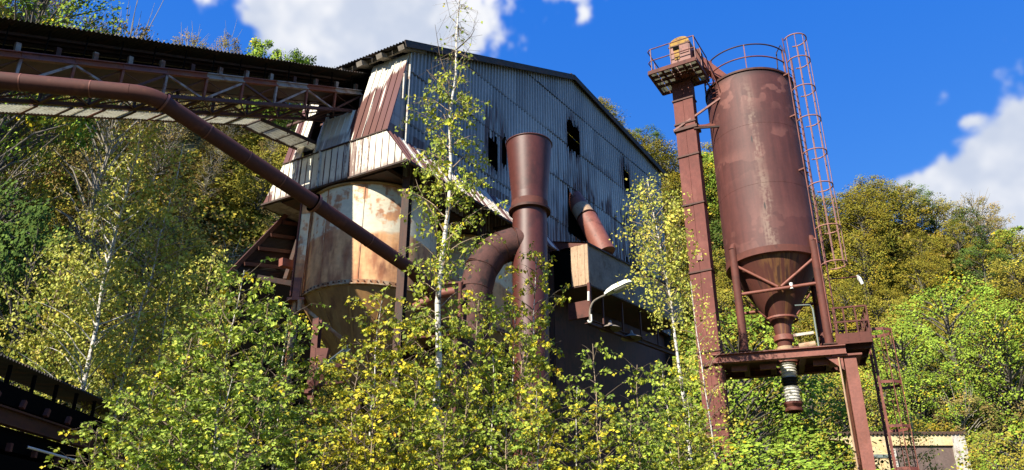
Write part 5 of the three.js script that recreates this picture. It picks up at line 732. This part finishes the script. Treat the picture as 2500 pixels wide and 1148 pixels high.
// saplings across the foreground
const sap = {};
{
  const mk = (k, o) => { sap[k] = birchGeo({ h: 7, r: 0.032, from: 0.16, nb: 60, leaves: 2300, leaf: 0.074, cr: 0.85, up: 1.0, pal: PAL.green, twig: 0.24, hang: 0.2, pow: 0.8, loose: 0.045, shape: (q) => 0.25 + 0.85 * Math.sin(Math.PI * clamp(0.18 + 0.80 * q)), ...o }); };
  mk('g1', { seed: 101 }); mk('g2', { seed: 102, cr: 0.95 }); mk('g3', { seed: 103, leaves: 2500 }); mk('y1', { seed: 104, pal: PAL.yellow }); mk('y2', { seed: 105, pal: PAL.yellow, leaves: 2500, cr: 0.95 }); mk('m1', { seed: 106, pal: PAL.mixed }); mk('m2', { seed: 107, pal: PAL.mixed, leaves: 1500 }); mk('s1', { seed: 108, leaves: 900, nb: 40, pal: PAL.green, cr: 0.7 }); mk('s2', { seed: 109, leaves: 1050, nb: 44, pal: PAL.mixed, cr: 0.75 });
  const list = [ // [kind, x, y of the top, distance, bark, label]
    ['g1', 545, 600, 11.2, 0, 'tallest dense green sapling left of the lean-to roof'], ['g2', 478, 690, 11.6, 1, 'dense green sapling just left of the tallest one below the lean-to roof'], ['g3', 610, 690, 11.4, 1, 'bushy green sapling standing below the lean-to roof edge'], ['g1', 668, 700, 12.4, 0, 'green sapling whose top meets the lean-to posts'],
    ['g2', 415, 770, 10.9, 1, 'green sapling right of the thin far birch trunk'], ['m1', 345, 850, 10.6, 1, 'green and yellow sapling above the end of the lower conveyor'], ['g3', 285, 915, 10.2, 1, 'leafy sapling that covers the tip of the lower conveyor roof'], ['m2', 215, 1000, 9.8, 1, 'low sapling with yellow leaves in front of the lower conveyor beams'], ['s2', 140, 1080, 9.6, 1, 'sparse shoot at the bottom left before the conveyor truss'],
    ['g1', 640, 880, 10.2, 1, 'short green sapling in front at the bottom, below the lean-to'], ['g2', 540, 860, 9.9, 0, 'short dense sapling in the front row at the bottom, left of centre'], ['g3', 450, 930, 9.7, 1, 'low bushy sapling at the bottom edge left of the front row'], ['m1', 745, 830, 12.4, 1, 'sapling beside the flaking white support column'], ['g1', 720, 960, 10.6, 1, 'low green sapling below the support column'], ['m2', 800, 945, 12.0, 1, 'mixed sapling before the jumbled chute steel'],
    ['y1', 905, 690, 12.2, 0, 'bright yellow sapling in front of the first hopper'], ['y2', 960, 735, 12.4, 0, 'bright yellow sapling between the first hopper and the tall birch'], ['y1', 858, 850, 11.6, 1, 'yellow leaved sapling before the fallen chute steel'], ['y2', 905, 900, 10.8, 1, 'low yellow sapling at the bottom, left of the tall birch trunk'], ['m1', 1000, 850, 11.8, 1, 'mixed sapling close to the left of the tall birch trunk'],
    ['y1', 1338, 585, 15.2, 0, 'yellow green sapling climbing in front of the exhaust stack'], ['m1', 1262, 770, 13.6, 1, 'leafy sapling at the foot of the exhaust stack'], ['m2', 1190, 820, 13.2, 0, 'sapling with pale stem in front of the elbow duct'], ['m1', 1140, 880, 12.6, 1, 'sapling just right of the tall birch trunk'], ['s1', 1452, 800, 13.4, 1, 'thin sapling with few leaves under the white wall lamp'], ['s2', 1385, 905, 13.0, 0, 'sparse sapling between the stack foot and the wall lamp'], ['y2', 1300, 900, 12.2, 0, 'low yellow sapling right of the stack foot'],
    ['s2', 1535, 850, 13.8, 1, 'sparse sapling before the dark lower wall'], ['m1', 1165, 665, 14.2, 1, 'sapling laced over the lower bend of the elbow duct'], ['m2', 1240, 690, 14.6, 0, 'slim sapling between elbow duct and exhaust stack'], ['y2', 1105, 760, 13.6, 1, 'yellowish sapling right behind the tall birch trunk'], ['g3', 1632, 850, 15.6, 0, 'green sapling left of the elevator shaft foot'], ['m1', 1676, 860, 15.4, 0, 'mixed sapling touching the elevator shaft foot'], ['g2', 1590, 950, 13.8, 1, 'low green sapling in front of the dark wall by the elevator'], ['y1', 1465, 960, 12.6, 1, 'low yellow sapling under the wall lamp sapling'], ['m2', 1700, 930, 15.0, 0, 'sapling in front of the elevator base'], ['g1', 1235, 960, 11.4, 1, 'low green sapling at the bottom before the stack'], ['m1', 1080, 960, 11.0, 1, 'low sapling in front of the tall birch trunk base'],
    ['g2', 1545, 980, 12.6, 1, 'low green sapling at the bottom, left of the elevator'], ['m1', 1650, 1000, 13.0, 1, 'low mixed sapling at the bottom before the elevator'], ['g3', 360, 1000, 9.2, 1, 'low green sapling at the bottom right of the lower conveyor'], ['g1', 580, 1010, 9.0, 1, 'low green bush of birch shoots at the bottom edge'], ['y2', 800, 1020, 10.2, 1, 'yellowish birch shoots at the bottom below the chute steel']];
  const made = {}; list.forEach(([k, x, y, D, bk, label], i) => { const p = stand(x + (i * 37 % 23) - 11, 1100, D), s = topOf(x, y, D) / 7.4, o = { turn: (i * 0.73 % 1.6) - 0.8, scale: s, wide: 1.05 / Math.sqrt(s) }; const key = k + bk; if (!made[key]) made[key] = plant('birch_sapling', label, 'sapling', sap[k], [bk ? M.barkTan : M.bark, M.twig, M.leaf], p, o); else another(made[key], label, p, o); });
}
// birches further back, left and right
{
  const mk = (o) => birchGeo({ near: false, r: 0.11, from: 0.30, nb: 90, leaves: 6500, leaf: 0.10, cr: 2.0, up: 0.9, droop: -0.12, pal: PAL.fine, twig: 0.6, hang: 0.6, loose: 0.14, twigs: false, ...o });
  const A = (x, y) => stand(x, y, 23), h = topOf(268, 285, 23), g1 = mk({ seed: 201, h, lean: -0.03 }), g2 = mk({ seed: 202, h: h * 0.95, lean: 0.05, r: 0.07, leaves: 4200, cr: 1.6 }), g3 = mk({ seed: 203, h: topOf(398, 565, 24), r: 0.07, from: 0.62, leaves: 2600, cr: 1.1, nb: 50, lean: 0.02 });
  const bm = [M.bark, M.barkTan, M.leaf]; plant('birch_tree', 'broad birch with white forked trunk on the left below the gallery', 'birch', g1, [M.bark, M.bark, M.leaf], A(230, 940)); plant('birch_tree', 'second leaning white stem beside the broad left birch', 'birch', g2, bm, stand(268, 940, 23.4)); const thin = plant('birch_tree', 'thin far birch with small top crown between left birch and saplings', 'birch', g3, bm, stand(362, 930, 24));
  const low = mk({ seed: 204, h: 13, from: 0.1, leaves: 6500, cr: 2.3, r: 0.06, leaf: 0.11 }), base = plant('birch_tree', 'leafy birch at the left edge above the lower conveyor', 'birch', low, [M.barkTan, M.twig, M.leaf], stand(60, 1000, 26), { scale: topOf(90, 575, 26) / 13 }); 
  another(base, 'olive green birch right behind the broad left birch', stand(170, 1000, 27), { turn: 0.6, scale: topOf(170, 620, 27) / 13 }); another(base, 'olive green birch behind the thin far birch', stand(330, 1000, 28), { turn: -0.6, scale: topOf(330, 660, 28) / 13 }); another(base, 'olive birch left of the lean-to roof behind saplings', stand(455, 1000, 28.5), { turn: 1, scale: topOf(455, 610, 28.5) / 13 });
  const g5 = mk({ seed: 205, h: topOf(1612, 425, 22), lean: -0.045, r: 0.085, from: 0.66, cr: 1.05, leaves: 3600, leaf: 0.085, nb: 80 }); plant('birch_tree', 'birch with arching white trunk between shed and elevator shaft', 'birch', g5, bm, stand(1690, 1000, 22), { turn: 0.0 });
  const g6 = mk({ seed: 206, h: topOf(1720, 690, 20), r: 0.04, from: 0.3, cr: 0.7, leaves: 1500, leaf: 0.06, nb: 50 }); plant('birch_tree', 'wispy birch with tiny leaves in front of the elevator shaft', 'birch', g6, bm, stand(1735, 1000, 20)); 
  const g7 = mk({ seed: 207, h: topOf(2235, 1010, 34), r: 0.06, from: 0.5, cr: 0.9, leaves: 1500, leaf: 0.09, nb: 40 }); plant('birch_tree', 'small birch with pale stem before the cream building', 'birch', g7, bm, stand(2238, 1148, 34));
}
// broadleaf trees: kinds made once, then planted over the hillside
const kinds = {};
{
  let s = 300; const mk = (k, o) => { kinds[k] = [0, 1, 2].map((i) => crownGeo({ seed: s++, h: 10, tr: 0.16, cr: 2.9, cs: 0.95, clumps: 60, from: 0.18, n: 8000, leaf: 0.175, pal: PAL[k], ...o, cr: (o?.cr ?? 2.9) * (0.9 + 0.12 * i) })); };
  mk('olive'); mk('gold'); mk('brown', { n: 6500, clumps: 76, cs: 0.8, leaf: 0.155, bare: 24 }); mk('leafGreen', { leaf: 0.26 }); mk('dark', { cs: 0.8 }); PAL.bushGreen = [...PAL.leafGreen, [1, [0.20, 0.235, 0.03]]]; PAL.bushOlive = [...PAL.olive, ...PAL.leafGreen.slice(0, 2)]; mk('bushGreen', { n: 11000, leaf: 0.125, clumps: 110, cs: 0.7, from: 0.06, cr: 3.1 }); PAL.tallGreen = PAL.leafGreen; mk('tallGreen', { n: 10000, leaf: 0.115, clumps: 110, cs: 0.6, from: 0.55 }); mk('bushOlive', { n: 10000, leaf: 0.12, clumps: 110, cs: 0.65, from: 0.06, cr: 3.1 });
}
const firsts = {};
function tree(k, v, label, pos, o = {}) { const key = k + v, mats = [k === 'brown' ? M.trunkPale : M.trunkDark, k === 'brown' ? M.trunkPale : M.trunkDark, M.farLeaf]; if (!firsts[key]) { firsts[key] = plant('broadleaf_tree', label, 'tree', kinds[k][v], mats, pos, o); return firsts[key]; } return another(firsts[key], label, pos, o); }
{
  const r = rng(900), H = (x, y, D, pad = 0) => topOf(x, y, D) - hill(at(x, y, D).x, -D) + pad; let n = 0;
  const L = { olive: 'olive autumn tree in the dense wood on the', gold: 'golden green autumn tree in the dense wood on the', brown: 'thin brownish half bare tree in the dense wood on the', leafGreen: 'fresh green tree in the dense wood on the', dark: 'dark green tree in the dense wood on the' };
  for (let row = 0; row < 16; row++) for (let a = -46; a < 44;) {
    const rc = look(CREST, a, 2), r0 = look(FOOT, a), rr = r0 + 2 + (rc + 5 - r0) * (row + 0.7 * r()) / 15.5, step = (5.4 + 2.4 * r()) / rr / rad, az = a + step * 0.5 * r(); a += step;
    const x = Math.sin(az * rad) * rr, z = -Math.cos(az * rad) * rr, el = Math.atan2(hill(x, z) + 7, rr) / rad; if (az > -13 && az < 9.5 && el < (az < 0 ? 33 : 29)) continue; if (el < 9 || (az > 14 && az < 32 && rr < 60)) continue; if (n >= 350) continue; n++;
    const side = az < -2 ? 'left' : 'right', q = f3(x * 0.045, 2, z * 0.045, 31, 2) + 0.25 * (r() - 0.5), k = side === 'left' ? (q < 0.46 ? 'brown' : q < 0.52 ? 'olive' : q < 0.66 ? 'brown' : q < 0.68 ? 'gold' : q < 0.70 ? 'dark' : 'olive') : (q < 0.34 ? 'brown' : q < 0.47 ? 'olive' : q < 0.60 ? 'gold' : q < 0.64 ? 'dark' : q < 0.72 ? 'olive' : 'gold');
    tree(k, Math.floor(r() * 3), `${L[k]} ${side} hillside`, V3(x, hill(x, z) - 0.3, z), { turn: (r() - 0.5) * 2, scale: (side === 'left' ? 0.5 : 0.6) + 0.38 * r(), wide: 0.95 + 0.4 * r(), group: `${k === 'leafGreen' ? 'fresh green' : k === 'gold' ? 'golden' : k} trees on the ${side} hillside` });
  }
  // trees that stand out
  const own = (k, v, label, x, y, D, wide = 1) => { const p = stand(x, y, D), h = topOf(x, y, D) - p.y; tree(k, v, label, p, { turn: (x * 0.7 % 1.8) - 0.9, scale: h / 10.3, wide: wide * Math.min(1.6, 10.3 / h * 1.0) }); };
  own('tallGreen', 0, 'large green tree rising over the gallery roof at the top left corner', 120, -70, 50, 2.3); own('bushOlive', 1, 'yellow green tree beside the large tree above the gallery roof', 70, 20, 46, 1.6); own('brown', 2, 'half bare twiggy tree right of the large top left tree', 330, 50, 62, 1.2);
  own('leafGreen', 1, 'round green tree on the skyline above the gallery, left of the shed roof', 648, 100, 88, 0.9); own('leafGreen', 2, 'small green tree on the skyline touching the shed eave', 738, 132, 90, 0.8); own('brown', 0, 'bare twiggy tree on the skyline above the gallery roof', 560, 88, 86, 0.8); own('brown', 1, 'pale brown tree on the skyline above the middle of the gallery', 470, 92, 84, 1.1);
  own('gold', 0, 'lone small tree on the skyline behind the shed roof', 1474, 240, 106, 0.7); own('leafGreen', 0, 'green tree on the skyline just left of the silo', 1735, 372, 100, 0.9); own('dark', 1, 'dark sparse tree on the skyline right of the silo ladder', 2215, 452, 104, 1.0); own('brown', 2, 'bare pale tree on the right skyline below the cloud', 2370, 485, 106, 1.2); own('leafGreen', 1, 'green tree on the skyline at the right edge', 2470, 560, 100, 1.2);
  own('bushGreen', 2, 'bright green tree on the right slope above the cream building', 2300, 690, 66, 1.5); own('bushGreen', 0, 'bright green tree low on the right slope', 2420, 740, 62, 1.5); own('bushGreen', 1, 'bright green tree right of the caged access ladder', 2190, 790, 64, 1.3);
  own('dark', 0, 'dark green bush at the left edge under the gallery', 20, 470, 44, 1.2); own('dark', 2, 'dark green small tree left of the broad left birch', 105, 520, 42, 1.0);
  // bushes around the foot of silo and elevator
  own('bushGreen', 1, 'tall green bush behind the silo legs', 1800, 760, 38, 1.4); own('bushOlive', 0, 'olive bush behind the silo hopper', 1950, 850, 60, 1.3); own('bushOlive', 2, 'golden bush behind the silo platform', 2030, 900, 62, 1.2); own('bushGreen', 2, 'green bush under the silo platform', 1770, 900, 33, 1.3); own('bushGreen', 0, 'dense green bush below the bellows hose', 1865, 1050, 24, 0.9); own('bushOlive', 1, 'grey green bush left of the bellows hose', 1790, 1000, 27, 1.1); own('bushOlive', 1, 'yellow bush directly behind the hose flange', 1965, 1010, 29, 0.7); own('bushGreen', 1, 'low green bush in front of the cream arch', 2035, 1150, 22, 1.2); own('bushGreen', 2, 'low green bush at the bottom between elevator and hose', 1760, 1100, 20, 1.2); own('bushOlive', 2, 'olive bush climbing the access ladder foot', 2150, 1165, 30, 0.6); own('bushOlive', 0, 'golden bush at the bottom right corner', 2455, 1040, 42, 1.3); own('bushOlive', 0, 'olive bush just right of the cream building', 2420, 1100, 36, 0.7); own('bushGreen', 0, 'green bush between ladder and cream building', 2230, 910, 62, 1.2);
}
{ // undergrowth of the whole slope
  const mkB = (seed, pal) => { const r = rng(seed), L = new G(); for (let k = 0; k < 420; k++) { const u = rv(r), p = V3(u.x * r() ** 0.4, Math.abs(u.y) * 0.85 * r() ** 0.5 + 0.02, u.z * r() ** 0.4), nr = u.clone().add(rv(r)).add(V3(0, 0.5, 0)).normalize(), ax = rv(r); ax.addScaledVector(nr, -ax.dot(nr)).normalize(); const c = pick(r, pal), m = 0.65 + 0.6 * r(), sz = 0.16 * (0.6 + 0.8 * r()); L.leaf(p, ax, nr, sz, sz * 0.42, [c[0] * m, c[1] * m, c[2] * m]); } return L.build(); };
  const r = rng(77), names = [['brown', 3], ['olive', 5], ['leafGreen', 8]], mt = new THREE.Matrix4(), q = new THREE.Quaternion();
  names.forEach(([k, sd]) => {
    const N = 4200, im = new THREE.InstancedMesh(mkB(sd, PAL[k]), M.farLeaf, N); im.name = numbered('hillside_undergrowth'); im.userData = { label: `${k === 'leafGreen' ? 'fresh green' : k} undergrowth between the trees all over the slopes`, category: 'undergrowth', kind: 'stuff' };
    for (let i = 0; i < N; i++) { let az, rr, x, z; for (let t = 0; t < 30; t++) { az = -50 + 98 * r(); const r0 = look(FOOT, az), rc = look(CREST, az, 2); rr = Math.sqrt(mix((r0 - 4) ** 2, (rc + 6) ** 2, r())); x = Math.sin(az * rad) * rr; z = -Math.cos(az * rad) * rr; if (az > 14 && az < 32 && rr < 59) continue; if (f3(x * 0.07, 4, z * 0.07, 40 + sd, 2) > 0.46) break; } const s = 1.0 + 1.5 * r(); q.setFromAxisAngle(V3(0, 1, 0), r() * 6.28); mt.compose(V3(x, hill(x, z) - 0.25, z), q, V3(s * 1.1, s, s * 1.1)); im.setMatrixAt(i, mt); }
    im.castShadow = im.receiveShadow = true; scene.add(im);
  });
}
renderer.render(scene, camera);
